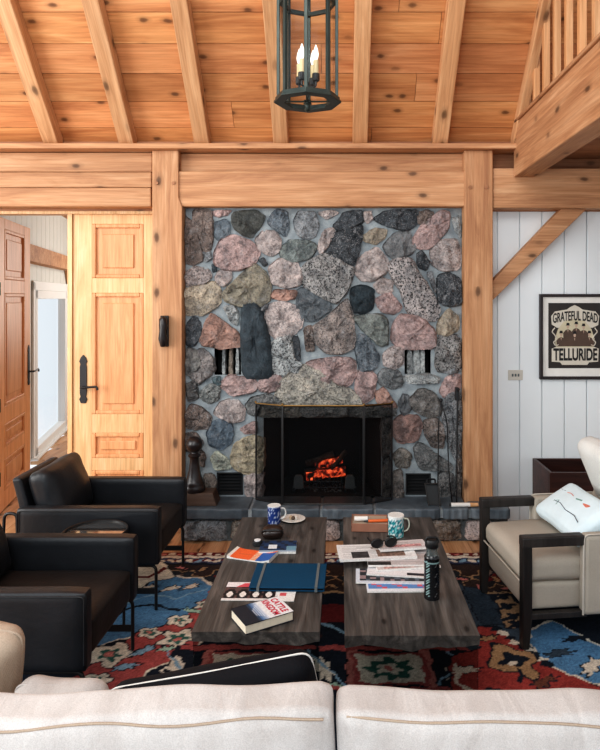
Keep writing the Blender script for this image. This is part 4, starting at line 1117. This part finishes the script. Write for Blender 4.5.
# thick book
A_,B_,C_,D_=on(228,609,.44),on(273,597.6,.44),on(299,608.6,.44),on(247.5,625,.44)
ctr=(A_+B_+C_+D_)/4; ctr.z=ZT_
ang=math.atan2((B_-A_+C_-D_).y,(B_-A_+C_-D_).x)       # reading height direction of the cover (local +x)
BL,BW,BH=.205,.148,.038
bk=thing('book',ctr,'thick hardback with red title on a white and navy cover, nearest on left table','book')
Mb=rot(ctr,ang)
def bcol(u,v):
    if u<.36: return (24,32,44) if u<.30 else (40,62,86)
    if u<.50:
        k=(u-.36)/.14; return (int(60+150*k),int(96+120*k),int(140+86*k))
    return (222,224,226)
t=grid_slab(Mb,BL,BW,BH,bcol,(40,10),0,(30,36,44))
t2=MB(); 
# cover boards and spine
cov=MB(); cov.box(-BL/2,BL/2,-BW/2,BW/2,0,.003,lin((26,32,42)),Mb)
n=(40,10); v=[]
gs=grid_slab(Mb@Matrix.Translation((0,0,BH-.003)),BL,BW,.003,bcol,(40,10),0,(28,34,44))
cov.v+=[];o=len(cov.v); cov.add(gs.v,gs.f); cov.c[o:]=gs.c; 
cov.box(-BL/2,BL/2,BW/2-.003,BW/2,.0,BH,lin((26,32,42)),Mb); cov.hascol=True
link('cover',cov,M['painted'],bk)
t=MB(); t.box(-BL/2+.002,BL/2-.003,-BW/2+.003,BW/2-.003,.003,BH-.0032,M=Mb); link('pages',t,M['pages'],bk)
redink=flat('red_ink',(196,44,70),.6,.03); whiteink=flat('white_ink',(222,226,230),.6,.03); inkblk=flat('black_ink',(24,22,24),.7,.05)
for body,w_,h_,xx in (('CATTLE',.118,.030,.060),('KINGDOM',.128,.030,.022)):
    Mt=Mb@Matrix.Translation((xx,0,BH+.0004))@Matrix.Rotation(-PI/2,4,'Z')
    link('title',text_mb(body,w_,h_,Mt,bold=.03),redink,bk)
t=MB()
for k in range(4): t.box(-.012-.008*k,-.010-.008*k,-.05+.006*k,.05-.01*k,BH+.0002,BH+.0005,M=Mb)
link('subtitle',t,whiteink,bk)

# ------------------------------------------------------------------ things on the right table
def tcol(k,j,n): 
    q=bm_[(j*3)%14][(k*3)%40]
    return (228,232,230) if j>=n-1 or q>.8 else ((40,140,150) if q<.35 else ((20,86,104) if q<.6 else (120,190,190)))
p=T(396.5,538); mug('coffee_mug',Vector((p.x,p.y+.03,ZT_)),.044,.112,'white and teal patterned mug with the handle on its right',tcol,.05,handlecol=(206,206,190))
# cardboard box of drawing things with pencil and tube
c=Vector((.165,3.46,ZT_)); pb=thing('pencil_box',c,'shallow brown open box lying in front of the teal mug','box')
def at_t(u,v,z): return on(u,v,z)
t=MB(); Mx=rot(c,-.05); w2,d2,hh=.10,.075,.045
cb=flat('brown_card',(150,104,84),.7,.12)
for a in ((-w2,w2,-d2,-d2+.004,0,hh),(-w2,w2,d2-.004,d2,0,hh),(-w2,-w2+.004,-d2,d2,0,hh),(w2-.004,w2,-d2,d2,0,hh),(-w2,w2,-d2,d2,0,.004)): t.box(*a,M=Mx)
link('tray',t,cb,pb,bevel=.001)
t=MB(); t.box(-w2+.005,w2-.005,-d2+.005,d2-.005,.004,hh-.006,M=Mx); link('lining',t,M['tan'],pb)
t=MB(); a=c+Vector((-.01,-.05,.052)); b=c+Vector((.14,-.035,.052)); t.tube([a,b],.008,6); 
pn=thing('orange_pencil',a,'orange marker lying across the brown box','pencil'); link('barrel',t,flat('orange_lacquer',(224,104,36),.35,.05),pn,smooth=30)
t=MB(); t.tube([a+Vector((-.025,-.003,0)),a],[.003,.008],6); link('tip',t,M['blk'],pn,smooth=30)
a=c+Vector((-.085,-.03,.058)); b=c+Vector((-.012,-.03,.058)); t=MB(); t.tube([a,b],.013,14)
tb=thing('white_tube',a,'stubby white paper roll on the left of the brown box','roll'); link('tube',t,M['paper'],tb,smooth=40)
t=MB(); t.tube([b,b+Vector((.004,0,0))],[.0135,.0135],14); link('end_ring',t,M['strap'],tb,smooth=40)
# newspapers and magazines
def news(seed,photo=None,tint=(222,220,218)):
    rr=random.Random(seed); rows=[rr.random() for _ in range(60)]
    def f(u,v):
        if photo:
            for (a,b,c_,d,col) in photo:
                if a<u<b and c_<v<d:
                    k=.75+.5*rr.random(); return tuple(min(255,x*k) for x in col)
        if .05<u<.95 and .05<v<.9 and int(v*26)%2==0 and (int(u*4)*7+int(v*26)*3)%5: return tuple(x*.86 for x in tint)
        return tint
    return f
PG='newspapers and magazines spread over the right table'
z=ZT_
def pap(u,v,w_,d_,ang,zz,th,cells,label,cat,curl=.0,n=(36,24)):
    q=on(u,v,zz); q.z=zz
    sheet('newspaper' if cat=='newspaper' else 'magazine',q,ang,w_,d_,th,cells,label,cat,PG,n,curl=curl); return zz+th+.0006
z=pap(397,587,.27,.105,.02,z,.006,lambda u,v:(222,226,232) if v<.25 or u<.04 else ((96,140,196) if (int(u*12)+int(v*5))%4 else (206,90,110)),'blue and white magazine lying nearest to the viewer on the right table','magazine')
z=pap(392,577,.33,.14,-.03,z,.006,lambda u,v:(206,214,224) if v<.12 or u<.05 else ((40,46,54) if (int(u*15)*3+int(v*8)*5)%7<4 else ((150,130,132) if int(u*15)%2 else (90,100,112))),'magazine with a dark photograph on its cover, second from the front edge','magazine')
z=pap(400,570,.30,.15,-.13,z,.006,lambda u,v:(36,34,44) if (.62<u<.97 and .08<v<.24) else (226,224,226),'white magazine with a dark strip, slanting over the dark photograph magazine','magazine')
z=pap(405,562,.30,.17,.14,z,.008,news(3,[(.1,.9,.05,.3,(176,140,134))],(210,200,198)),'pinkish newspaper fanned out under the top newspaper','newspaper')
z=pap(398,558,.30,.19,.02,z,.008,news(4,[(.0,.35,.0,.2,(40,36,36))],(196,188,188)),'folded grey newspaper peeking out just below the top sheet','newspaper')
zt_=pap(376,553,.37,.175,.10,z,.010,news(5,[(.16,.40,.08,.52,(60,58,60)),(.50,.86,.12,.60,(120,96,84)),(.45,.9,.66,.8,(150,144,140))],(226,226,226)),'top newspaper with photographs, its corner hanging out to the left','newspaper',curl=.012)
zt2=pap(402,546.5,.24,.10,.16,zt_+.005,.010,news(6,[(.2,.9,.2,.5,(200,150,150))],(216,208,208)),'small folded paper lying at the back of the stack under the sunglasses','newspaper')
# sunglasses
q=on(384,547,zt2+.004); q.z=zt2+.002
sg=thing('sunglasses',q,'black sunglasses resting on the newspapers','sunglasses')
Mx=rot(q,.2)
for sx_ in (-1,1):
    t=MB(); P=[Vector((sx_*.034+.028*math.cos(a),-.0,.022+.020*math.sin(a))) for a in [2*PI*k/18 for k in range(18)]]
    t.tube([Mx@p_ for p_ in P],.0042,6,True); rim=link('rim',t,M['blk'],sg,smooth=60)
    t=MB(); t.add([tuple(p_) for p_ in P],[tuple(range(18))],None,Mx); link('lens',t,M['blk'],rim)
    t=MB(); t.tube(rpath([Mx@Vector((sx_*.064,0,.030)),Mx@Vector((sx_*.068,.06,.028)),Mx@Vector((sx_*.05,.12,.006))],.03),.0045,6); link('temple',t,M['blk'],sg,smooth=60)
t=MB(); t.tube([Mx@Vector((-.008,0,.028)),Mx@Vector((0,0,.033)),Mx@Vector((.008,0,.028))],.004,6); link('bridge',t,M['blk'],sg,smooth=60)
# flask
p=T(432.5,600); p.z=ZT_; p.y+=.02
fk=thing('flask',p,'tall black vacuum flask with pale speckled lettering on the right table','flask')
t=MB(); n=36; H=.185; rows=40; v=[];f=[];c=[]; rr=random.Random(8)
for j in range(rows+1):
    for k in range(n):
        a=2*PI*k/n; r_=.033 if j<rows-2 else .033-(j-rows+2)*.003; v.append((p.x+r_*math.cos(a),p.y+r_*math.sin(a),p.z+H*j/rows))
        side=(k/n*2*PI); lx=math.cos(side); ly=math.sin(side)
        col=(22,23,26)
        if ly<0 and -.85<lx<-.35 and (j*7+k*13)%5<2 and j<rows-4 and j>3: col=(150,180,180)
        elif ly<0 and .25<lx<.6 and (j*11+k*5)%9<1: col=(110,110,110)
        if j in (rows-6,): col=(140,170,170)
        c.append(col)
for j in range(rows):
    for k in range(n): f.append((j*n+k,j*n+(k+1)%n,(j+1)*n+(k+1)%n,(j+1)*n+k))
f.append(tuple(range(n-1,-1,-1))); t.add(v,f); t.c=[lin(x) for x in c]; t.hascol=True; link('bottle_body',t,M['ceramic'],fk,smooth=40)
t=MB(); t.lathe([(.027,.183),(.025,.192),(.024,.212),(.026,.214),(.026,.218)],p,28); link('neck',t,flat('steel',(120,130,132),.25,.1,metal=.8),fk,smooth=40)
t=MB(); t.lathe([(.027,.216),(.029,.22),(.029,.246),(.026,.250),(.001,.251)],p,28); cap=link('cap',t,M['blk'],fk,smooth=40)
t=MB(); t.tube(rpath([p+Vector((-.026,-.01,.236)),p+Vector((-.024,-.012,.262)),p+Vector((.02,-.012,.262)),p+Vector((.026,-.01,.24))],.012),.005,8); link('carry_loop',t,M['blk'],cap,smooth=60)

# ------------------------------------------------------------------ black leather armchairs
def black_chair(loc,label):
    r=thing('leather_armchair',loc,label,'armchair','pair of black leather armchairs')
    L=lambda n,mb,m,p=None,**k: link(n,mb,m,p or r,world=False,**k)
    t=MB(); t.cushion(.69,.465,.145,.022,.004,.003,7,14,1,Matrix.Translation((.03,0,.335))); se=L('seat',t,M['leatherseat'],smooth=50)
    for s in (-1,1):
        t=MB(); t.cushion(.76,.070,.308,.018,.0,.002,6,14,2+s,Matrix.Translation((0,s*.274,.394))); a=L('armrest',t,M['leather'],smooth=50)
        m=MB(); m.tube(rpath([(.375,s*.31,.275),(.375,s*.31,.535),(-.37,s*.31,.535),(-.37,s*.31,.275)],.02),.0035,6); L('piping',m,M['leather'],a,smooth=60)
    t=MB(); t.prism([(-.34,.27),(-.28,.27),(-.395,.69),(-.445,.685)],'y',-.232,.232); b=L('backrest',t,M['leather'],bevel=.015,seg=3)
    t=MB(); Mx=Matrix.Translation((-.265,0,.556))@Matrix.Rotation(math.radians(73),4,'Y')
    t.cushion(.34,.455,.13,.05,.035,.008,8,18,5,Mx); cu=L('back_cushion',t,M['leather'],smooth=60)
    for s in (-1,1):
        y=s*.285
        t=MB(); t.tube(rpath([(-.1,y,.236),(.36,y,.236),(.36,y,.0)],.03),.0085,8); L('leg',t,M['blk'],smooth=60)
        t=MB(); t.tube(rpath([(-.375,y,.0),(-.385,y,.515),(-.452,y,.515),(-.475,y,.0)],.03),.0085,8); L('leg',t,M['blk'],smooth=60)
        t=MB(); t.box(-.40,.355,y-.006,y+.006,.085,.115); L('stretcher',t,M['blk'],bevel=.003)
    return r
c1=black_chair((-1.345,3.605,ZR),'black leather armchair nearer the fireplace, before the pale door')
c2=dup(c1,(-1.345,2.66,ZR),'black leather armchair nearest the viewer at the left edge, its seat towards the tables')
# round glass side table between them
sx,sy=-1.237,3.132
s=thing('side_table',(sx,sy,ZR),'small round side table with dark rim between the two leather armchairs','side table')
t=MB(); t.lathe([(.15,.49),(.155,.487),(.16,.49),(.16,.505),(.156,.508),(.150,.505),(.150,.496)],(sx,sy,0),48); link('rim',t,M['blk'],s,smooth=40)
t=MB(); t.lathe([(.001,.492),(.151,.492),(.151,.498),(.001,.498)],(sx,sy,0),48); link('glass_top',t,M['smoked'],s,smooth=30)
for k in range(3):
    a=k*2*PI/3-.05; t=MB(); t.tube([(sx+.148*math.cos(a),sy+.148*math.sin(a),ZR),(sx+.148*math.cos(a),sy+.148*math.sin(a),.488)],.0075,8); link('leg',t,M['blk'],s,smooth=60)
t=MB(); t.tube([(sx+.148*math.cos(2*PI*k/40),sy+.148*math.sin(2*PI*k/40),.11) for k in range(40)],.006,6,True); link('ring',t,M['blk'],s,smooth=60)

# ------------------------------------------------------------------ beige armchair
RA=math.radians(6.5); M['pipe']=fabric('pale_piping',(196,190,180))
ZB=ZR-.0
bc=thing('fabric_armchair',(1.214,3.286,ZB),'beige upholstered armchair with dark wooden frame and open arms','armchair')
Mc=Matrix.Translation((1.214,3.286,ZB))@Matrix.Rotation(RA,4,'Z')
for s,nm in ((-1,'near'),(1,'far')):
    y0,y1=s*.285-.025,s*.285+.025
    t=MB(); t.prism([(-.385,.0),(-.352,.0),(-.337,.15),(-.337,.529),(-.385,.529)],'y',y0,y1,M=Mc); link('leg',t,M['walnut'],bc,bevel=.006)
    t=MB(); t.box(-.386,-.075,y0-.002,y1+.002,.482,.531,M=Mc); link('armrest',t,M['walnut'],bc,bevel=.007,seg=3)
    t=MB(); t.box(-.34,-.06,s*.285-.016,s*.285+.016,.135,.165,M=Mc); link('side_rail',t,M['walnut'],bc,bevel=.004)
    t=MB(); t.prism([(.23,.0),(.265,.0),(.25,.15),(.19,.15)],'y',y0+.004,y1-.004,M=Mc); link('leg',t,M['walnut'],bc,bevel=.004)
t=MB(); t.cushion(.47,.52,.135,.022,.0,.002,6,14,4,Mc@Matrix.Translation((-.12,0,.225))); link('seat_base',t,M['beige'],bc,smooth=50)
t=MB(); t.cushion(.44,.535,.125,.045,.012,.005,6,18,6,Mc@Matrix.Translation((-.155,0,.352))); se=link('seat_cushion',t,M['beige'],bc,smooth=60)
t=MB(); t.tube(rpath([Mc@Vector(p_) for p_ in ((-.372,-.262,.298),(-.372,.262,.298))],.02),.005,6); link('piping',t,M['beige'],se,smooth=60)
t=MB(); t.prism([(.10,.145),(.30,.145),(.56,.93),(.42,.945),(.22,.46)],'y',-.25,.25,M=Mc)
for s in (-1,1): t.prism([(-.085,.145),(.27,.145),(.34,.51),(.30,.532),(-.08,.532)],'y',s*.252,s*.315,M=Mc)
bk_=link('backrest',t,M['beige'],bc,bevel=.022,seg=3)
for s in (-1,1):
    m=MB(); m.tube(rpath([Mc@Vector((a,s*.308,b)) for a,b in ((-.085,.15),(-.08,.533),(.30,.533))],.03),.005,6); link('piping',m,M['pipe'],bk_,smooth=60)
t=MB(); t.cushion(.46,.49,.12,.05,.02,.006,7,18,8,Mc@Matrix.Translation((.285,.0,.665))@Matrix.Rotation(math.radians(68),4,'Y')); link('back_cushion',t,M['ivory'],bc,smooth=60)
# embroidered lumbar pillow
pm=Mc@Matrix.Translation((.025,-.02,.535))@Matrix.Rotation(math.radians(-33),4,'Y')
pw=thing('lumbar_pillow',pm.to_translation(),'pale blue and white pillow with stitched line drawing on the beige armchair','pillow')
t=MB(); t.cushion(.27,.46,.085,.035,.03,.006,6,20,9,pm,pinch=.04); link('pillow_cover',t,flat('pale_blue_cloth',(214,230,236),.85,.05),pw,smooth=60)
def stitch(pts,mat,r_=.0022):
    m=MB(); P=[]
    for i in range(len(pts)-1):
        for k in range(6):
            t_=k/6; P.append((pts[i][0]*(1-t_)+pts[i+1][0]*t_,pts[i][1]*(1-t_)+pts[i+1][1]*t_))
    P.append(pts[-1])
    def zz(x,y): u=x/.135; v=y/.23; return .0425+.03*(1-u*u)*(1-v*v)+.001
    m.tube([pm@Vector((x,y,zz(x,y))) for x,y in P],r_,5); link('stitching',m,mat,pw,smooth=60)
thr=flat('dark_thread',(60,62,78),.8,.1); rth=flat('coral_thread',(206,120,100),.8,.1); gth=flat('sage_thread',(120,150,140),.8,.1)
stitch([(-.01,.16),(-.035,.10),(-.03,.04),(-.045,-.04),(-.04,-.12),(-.055,-.17)],thr)
stitch([(.05,.18),(.045,.15),(.05,.12)],thr); stitch([(.045,.09),(.052,.06),(.045,.02)],rth); stitch([(.04,-.02),(.05,-.06)],gth,.005); stitch([(.04,-.09),(.05,-.13),(.035,-.12),(.04,-.09)],rth,.004)
stitch([(-.045,.12),(-.02,.07),(-.05,.06)],gth)
# dark wooden log box
x0,x1,y0,y1,zt=1.412,1.97,4.17,4.55,.505
lb=thing('log_box',((x0+x1)/2,(y0+y1)/2,0),'open dark mahogany box standing by the wall below the framed poster','box')
th=.022
for n_,a in (('front_panel',(x0,x1,y0,y0+th,.02,zt)),('back_panel',(x0,x1,y1-th,y1,.02,zt)),('side_panel',(x0,x0+th,y0+th,y1-th,.02,zt)),('side_panel',(x1-th,x1,y0+th,y1-th,.02,zt)),('bottom',(x0+th,x1-th,y0+th,y1-th,.03,.05))):
    t=MB(); t.box(*a); link(n_,t,M['box'],lb,bevel=.003)
for xx in (x0+.01,x1-.05):
    for yy in (y0+.01,y1-.05):
        t=MB(); t.box(xx,xx+.04,yy,yy+.04,0,.022); link('foot',t,M['box'],lb)

# ------------------------------------------------------------------ poster
YP=4.592
fx0=X_(540,4.57); fz0=Z_(379.5,4.57); fz1=Z_(294,4.57); fx1=fx0+.515
ps=thing('framed_poster',((fx0+fx1)/2,4.585,(fz0+fz1)/2),'black framed vintage concert poster with group photo hanging on the white wall','poster')
t=MB(); fw=.022
for a in ((fx0,fx1,fz0,fz0+fw),(fx0,fx1,fz1-fw,fz1),(fx0,fx0+fw,fz0+fw,fz1-fw),(fx1-fw,fx1,fz0+fw,fz1-fw)): t.box(a[0],a[1],4.565,4.597,a[2],a[3])
link('frame',t,flat('dark_frame',(34,22,24),.4,.15),ps,bevel=.003)
t=MB(); t.box(fx0+fw,fx1-fw,4.583,4.590,fz0+fw,fz1-fw); link('mat_board',t,M['paper'],ps)
qx0,qx1,qz0,qz1=X_(548.7,4.575),X_(548.7,4.575)+.386,Z_(368.2,4.575),Z_(303,4.575)
t=MB(); t.box(qx0,qx1,4.579,4.5835,qz0,qz1); pr=link('print',t,flat('dark_print',(44,38,36),.6,.12),ps)
PWd,PHt=qx1-qx0,qz1-qz0
def pq(u,v): return (qx0+u*PWd, qz0+v*PHt)
def flatpoly(mb,pts,y): mb.add([(pq(a,b)[0],y,pq(a,b)[1]) for a,b in pts],[tuple(range(len(pts)))])
cream=flat('poster_cream',(206,198,184),.7,.05); sep=flat('poster_sepia',(84,66,56),.7,.15); sk=flat('poster_skin',(186,160,142),.7,.05); glow=flat('poster_sky',(196,186,160),.7,.08)
t=MB(); flatpoly(t,[(.06,.67),(.05,.80),(.12,.87),(.35,.90),(.42,.94),(.50,.97),(.58,.94),(.65,.90),(.90,.87),(.97,.80),(.95,.66),(.84,.62),(.16,.62)],4.5786); 
flatpoly(t,[(.06,.10),(.06,.30),(.16,.33),(.86,.33),(.96,.30),(.95,.10),(.78,.09),(.74,.05),(.26,.05),(.22,.09)],4.5786)
link('lettering_ground',t,cream,pr)
t=MB(); flatpoly(t,[(.14,.32),(.12,.45),(.18,.60),(.30,.72),(.5,.76),(.70,.72),(.82,.60),(.88,.45),(.86,.32)],4.5782); link('photo_ground',t,glow,pr)
for s_ in (0,1):
    m=MB(); f_=(lambda a:a) if not s_ else (lambda a:1-a)
    P=[(f_(a),b) for a,b in ((.12,.62),(.06,.56),(.13,.50),(.16,.44),(.09,.40),(.13,.34),(.19,.36))]
    m.tube([(pq(a,b)[0],4.578,pq(a,b)[1]) for a,b in rpath([(a,b,0) for a,b in P],.03) for a,b in [(a,b)]] if False else [(pq(p_[0],p_[1])[0],4.5785,pq(p_[0],p_[1])[1]) for p_ in rpath([(a,b,0) for a,b in P],.03)],.0045,6); link('scroll',m,cream,pr,smooth=60)
# generic standing and seated figures in hats
fig=MB(); faces_=MB(); hats=MB()
for (a,b,s_) in ((.37,.60,1),(.53,.62,1),(.67,.59,1),(.24,.48,1),(.50,.47,1),(.78,.48,1)):
    flatpoly(fig,[(a-.085*s_,max(.335,b-.25)),(a-.09*s_,b-.06),(a-.05*s_,b-.02),(a,b),(a+.05*s_,b-.02),(a+.09*s_,b-.06),(a+.085*s_,max(.335,b-.25))],4.5779-.0001*len(fig.v)/14)
    y_=4.5776-.0001*len(fig.v)/14
    flatpoly(faces_,[(a+.024*math.cos(k*PI/6),b+.035+.03*math.sin(k*PI/6)) for k in range(12)],y_)
    flatpoly(hats,[(a-.045,b+.055),(a+.045,b+.055),(a+.03,b+.066),(a+.026,b+.095),(a-.026,b+.095),(a-.03,b+.066)],y_-.0001)
    flatpoly(faces_,[(a-.01,b-.01),(a+.01,b-.01),(a,b-.06)],y_)
flatpoly(fig,[(.16,.335),(.17,.42),(.83,.42),(.84,.335)],4.5770)
link('figures',fig,sep,pr); link('figure_faces',faces_,sk,pr); link('figure_hats',hats,inkblk,pr)
Mt=lambda u,v,y=4.5766: Matrix.Translation((pq(u,v)[0],y,pq(u,v)[1]))@Matrix.Rotation(PI/2,4,'X')
link('lettering',text_mb('GRATEFUL DEAD',PWd*.86,PHt*.15,Mt(.51,.685),arch=PHt*.045,bold=.02),inkblk,pr)
link('lettering',text_mb('TELLURIDE',PWd*.84,PHt*.19,Mt(.51,.115),bold=.03),inkblk,pr)
# switch plate
t=MB(); sw=thing('wall_plate',at(515,375,4.598),'small beige horizontal switch plate on the white boards left of the poster','switch')
a=at(508,380,4.6); b=at(522.5,370,4.6); t.box(a.x,b.x,4.592,4.602,a.z,b.z); link('plate',t,flat('beige_plastic',(196,190,180),.4,.04),sw,bevel=.002)
t=MB(); 
for k in (-.022,0,.022): t.box((a.x+b.x)/2+k-.006,(a.x+b.x)/2+k+.006,4.588,4.593,(a.z+b.z)/2-.01,(a.z+b.z)/2+.01)
link('toggle',t,M['strap'],sw,bevel=.001)

# ------------------------------------------------------------------ hanging lantern
lx,ly=(307.5-CX)/F*2.8,2.8; zb=2.565; R_=.138; NS=8; a0=-PI/2
ln=thing('hanging_lantern',(lx,ly,zb),'dark bronze octagonal glass lantern hanging with candle bulbs','lantern')
def oct(r,z,k,da=0): a=a0+2*PI*(k+da)/NS; return Vector((lx+r*math.cos(a),ly+r*math.sin(a),z))
def ringpoly(mb,r0,r1,z0,z1):
    V=[];F_=[]
    for k in range(NS): V+= [oct(r0,z0,k),oct(r1,z0,k),oct(r1,z1,k),oct(r0,z1,k)]
    for k in range(NS):
        a=k*4;b=((k+1)%NS)*4
        for i in range(4): F_.append((a+i,a+(i+1)%4,b+(i+1)%4,b+i))
    mb.add(V,F_)
t=MB(); ringpoly(t,.105,.153,zb-.004,zb+.006); ringpoly(t,.118,.146,zb+.006,zb+.022); link('bottom_ring',t,M['bronze'],ln,bevel=.002)
t=MB(); ringpoly(t,.118,.142,zb+.585,zb+.605); ringpoly(t,.11,.156,zb+.605,zb+.617); link('top_ring',t,M['bronze'],ln,bevel=.002)
for k in range(NS):
    p_=oct(R_-.006,0,k); t=MB(); Mx=Matrix.Translation((p_.x,p_.y,0))@Matrix.Rotation(a0+2*PI*k/NS,4,'Z')
    t.box(-.007,.007,-.008,.008,zb+.02,zb+.59,M=Mx); link('bar',t,M['bronze'],ln,bevel=.002)
for k in range(NS):
    t=MB(); t.add([oct(R_-.012,zb+.02,k),oct(R_-.012,zb+.02,k+1),oct(R_-.012,zb+.59,k+1),oct(R_-.012,zb+.59,k)],[(0,1,2,3)]); link('pane',t,M['glass'],ln)
t=MB(); n_=[(.15,.617),(.10,.69),(.06,.73),(.05,.77),(.02,.79),(.012,.83)]
mid=MB(); ringpoly(mid,.112,.13,zb+.44,zb+.458); link('middle_ring',mid,M['bronze'],ln,bevel=.002)
t.lathe([(r,z) for r,z in n_],(lx,ly,zb),8,a0=a0); link('roof_cap',t,M['bronze'],ln)
t=MB(); top=roofz(ly); z_=zb+.82
while z_<top-.02:
    t.tube([(lx+(.012*math.cos(q) if int(z_*1000)%2 else 0),ly,z_+.02*math.sin(q)) if False else (lx+.012*math.cos(q),ly+.0,z_+.018*math.sin(q)) for q in [2*PI*k/10 for k in range(10)]],.003,5,True); z_+=.03
link('chain',t,M['bronze'],ln,smooth=60)
# candle cluster
t=MB(); t.tube([(lx,ly,zb-.02),(lx,ly,zb+.09)],.008,8); t.lathe([(.001,.0),(.010,.004),(.014,.012),(.009,.022),(.012,.03),(.02,.036)],(lx,ly,zb-.045),16)
for k in range(8): t.tube([(lx,ly,zb+.002),oct(.11,zb+.002,k)] if k%2==0 else [(lx,ly,zb+.002),oct(.02,zb+.002,k)],.004,6)
link('finial_stem',t,M['bronze'],ln,smooth=50)
for k in range(4):
    a=PI/4+k*PI/2+.25; c=Vector((lx+.045*math.cos(a),ly+.045*math.sin(a),zb))
    t=MB(); t.tube(rpath([(lx,ly,zb+.07),(c.x,c.y,zb+.06),(c.x,c.y,zb+.09)],.02),.005,6); t.lathe([(.012,.085),(.017,.09),(.017,.118),(.014,.12)],c,14); ar=link('candle_arm',t,M['iron'],ln,smooth=50)
    t=MB(); t.lathe([(.0115,.118),(.0115,.178),(.004,.181)],c,14); link('candle_sleeve',t,M['cream'],ar,smooth=40)
    t=MB(); t.lathe([(.006,.18),(.011,.195),(.0125,.208),(.009,.228),(.003,.246),(.0005,.25)],c,14); link('bulb',t,M['bulb'],ar,smooth=60)

# ------------------------------------------------------------------ sofa in the foreground
so=thing('sofa',(0,1.45,0),'oatmeal linen sofa seen from behind along the bottom edge','sofa')
t=MB(); t.box(-1.08,1.08,1.17,1.80,.10,.22); link('base',t,M['linen'],so,bevel=.02)
t=MB(); t.cushion(2.4,.11,.60,.035,.0,.004,4,16,2,Matrix.Translation((0,1.105,.42))); link('back_frame',t,M['linen'],so,smooth=60)
for s in (-1,1):
    t=MB(); t.cushion(.14,.66,.44,.04,.0,.004,4,12,3+s,Matrix.Translation((s*1.16,1.50,.32))); link('armrest',t,M['linen'],so,smooth=60)
    t=MB(); t.cushion(1.06,.60,.15,.04,.012,.006,4,14,6+s,Matrix.Translation((s*.535,1.5,.30))); link('seat_cushion',t,M['linen'],so,smooth=60)
for a,b in ((-1.0,1.21),(1.0,1.21),(-1.0,1.74),(1.0,1.74)):
    t=MB(); zf=.0135 if b>1.34 else 0; t.lathe([(.018,zf),(.026,.1)],(a,b,0),12); link('foot',t,M['walnut'],so,smooth=40)
for s in (-1,1):
    W=1.0; cx=-.004-W/2 if s<0 else -.012+W/2
    tilt=math.radians(2.0 if s<0 else -1.2)
    Mx=Matrix.Translation((cx,1.286,SOFA_Z))@Matrix.Rotation(tilt*-1,4,'Y')@Matrix.Rotation(math.radians(96),4,'X')
    t=MB(); t.cushion(W,.50,.10,.024,.03,.010,6,34,11+s,Mx); o=link('back_cushion',t,M['linen'],so,smooth=70)
    # welt along the upper back edge, seam shadow put into its darker tan
    m=MB(); P=[]
    for k in range(31):
        x=-W/2+.02+(W-.04)*k/30; P.append(x)
    pts=[]; inv=Mx.inverted()
    for x in P:
        # follow the cushion surface: highest point on the rear-facing half near this x
        best=None
        q=min((inv@w_ for w_ in t.v if (inv@w_).z>.03),key=lambda w_:abs(w_.x-x)*1.0+abs(w_.y-.240)*2)
        pts.append((Mx@Vector((x,q.y,q.z+.0015))))
    for _ in range(3): pts=[pts[0]]+[(pts[i-1]+pts[i]*2+pts[i+1])/4 for i in range(1,len(pts)-1)]+[pts[-1]]
    m.tube(pts,.0024,6); link('welt',m,M['tan'],o,smooth=60)
# black velvet pillow in front of the left cushion
pc=at(232,700,1.50)
pm=Matrix.Translation((-.285,1.52,.632))@Matrix.Rotation(math.radians(-10.5),4,'Y')@Matrix.Rotation(math.radians(103),4,'X')
bp=thing('throw_pillow',pm.to_translation(),'black velvet throw pillow with pale piping leaning behind the left sofa cushion','pillow')
t=MB(); t.cushion(.50,.33,.09,.043,.025,.005,6,20,14,pm,pinch=.02); link('pillow_cover',t,M['navyblk'],bp,smooth=60)
m=MB(); m.tube(rpath([pm@Vector((a,b,.0)) for a,b in ((-.245,-.163),(.245,-.163),(.247,.164),(0,.160),(-.247,.164))],.03,5,True),.0024,6,True); link('piping',m,M['ivory'],bp,smooth=60)
# tan pillow at the left end
pm=Matrix.Translation((-.93,1.60,.665))@Matrix.Rotation(math.radians(10),4,'Y')@Matrix.Rotation(math.radians(103),4,'X')
tp=thing('throw_pillow',pm.to_translation(),'tan linen throw pillow poking in at the left edge','pillow')
t=MB(); t.cushion(.21,.40,.10,.045,.03,.006,6,20,15,pm,pinch=.02); link('pillow_cover',t,M['tan'],tp,smooth=60)
m=MB(); m.tube(rpath([pm@Vector((a,b,.0)) for a,b in ((-.102,-.198),(.102,-.198),(.102,.198),(-.102,.198))],.03,5,True),.0035,6,True); link('seam',m,M['tan'],tp,smooth=60)
# cream pillow lying between
pm=Matrix.Translation((-.69,1.545,.585))@Matrix.Rotation(math.radians(2),4,'Y')@Matrix.Rotation(math.radians(101),4,'X')
cp=thing('throw_pillow',pm.to_translation(),'rumpled cream pillow lying between the tan and the black pillow','pillow')
t=MB(); t.cushion(.23,.31,.10,.048,.02,.010,9,22,17,pm); link('pillow_cover',t,M['linen'],cp,smooth=60)
m=MB(); m.tube(rpath([pm@Vector((a,b,.0)) for a,b in ((-.110,-.150),(.110,-.150),(.110,.150),(-.110,.150))],.03,5,True),.003,6,True); link('seam',m,M['linen'],cp,smooth=60)
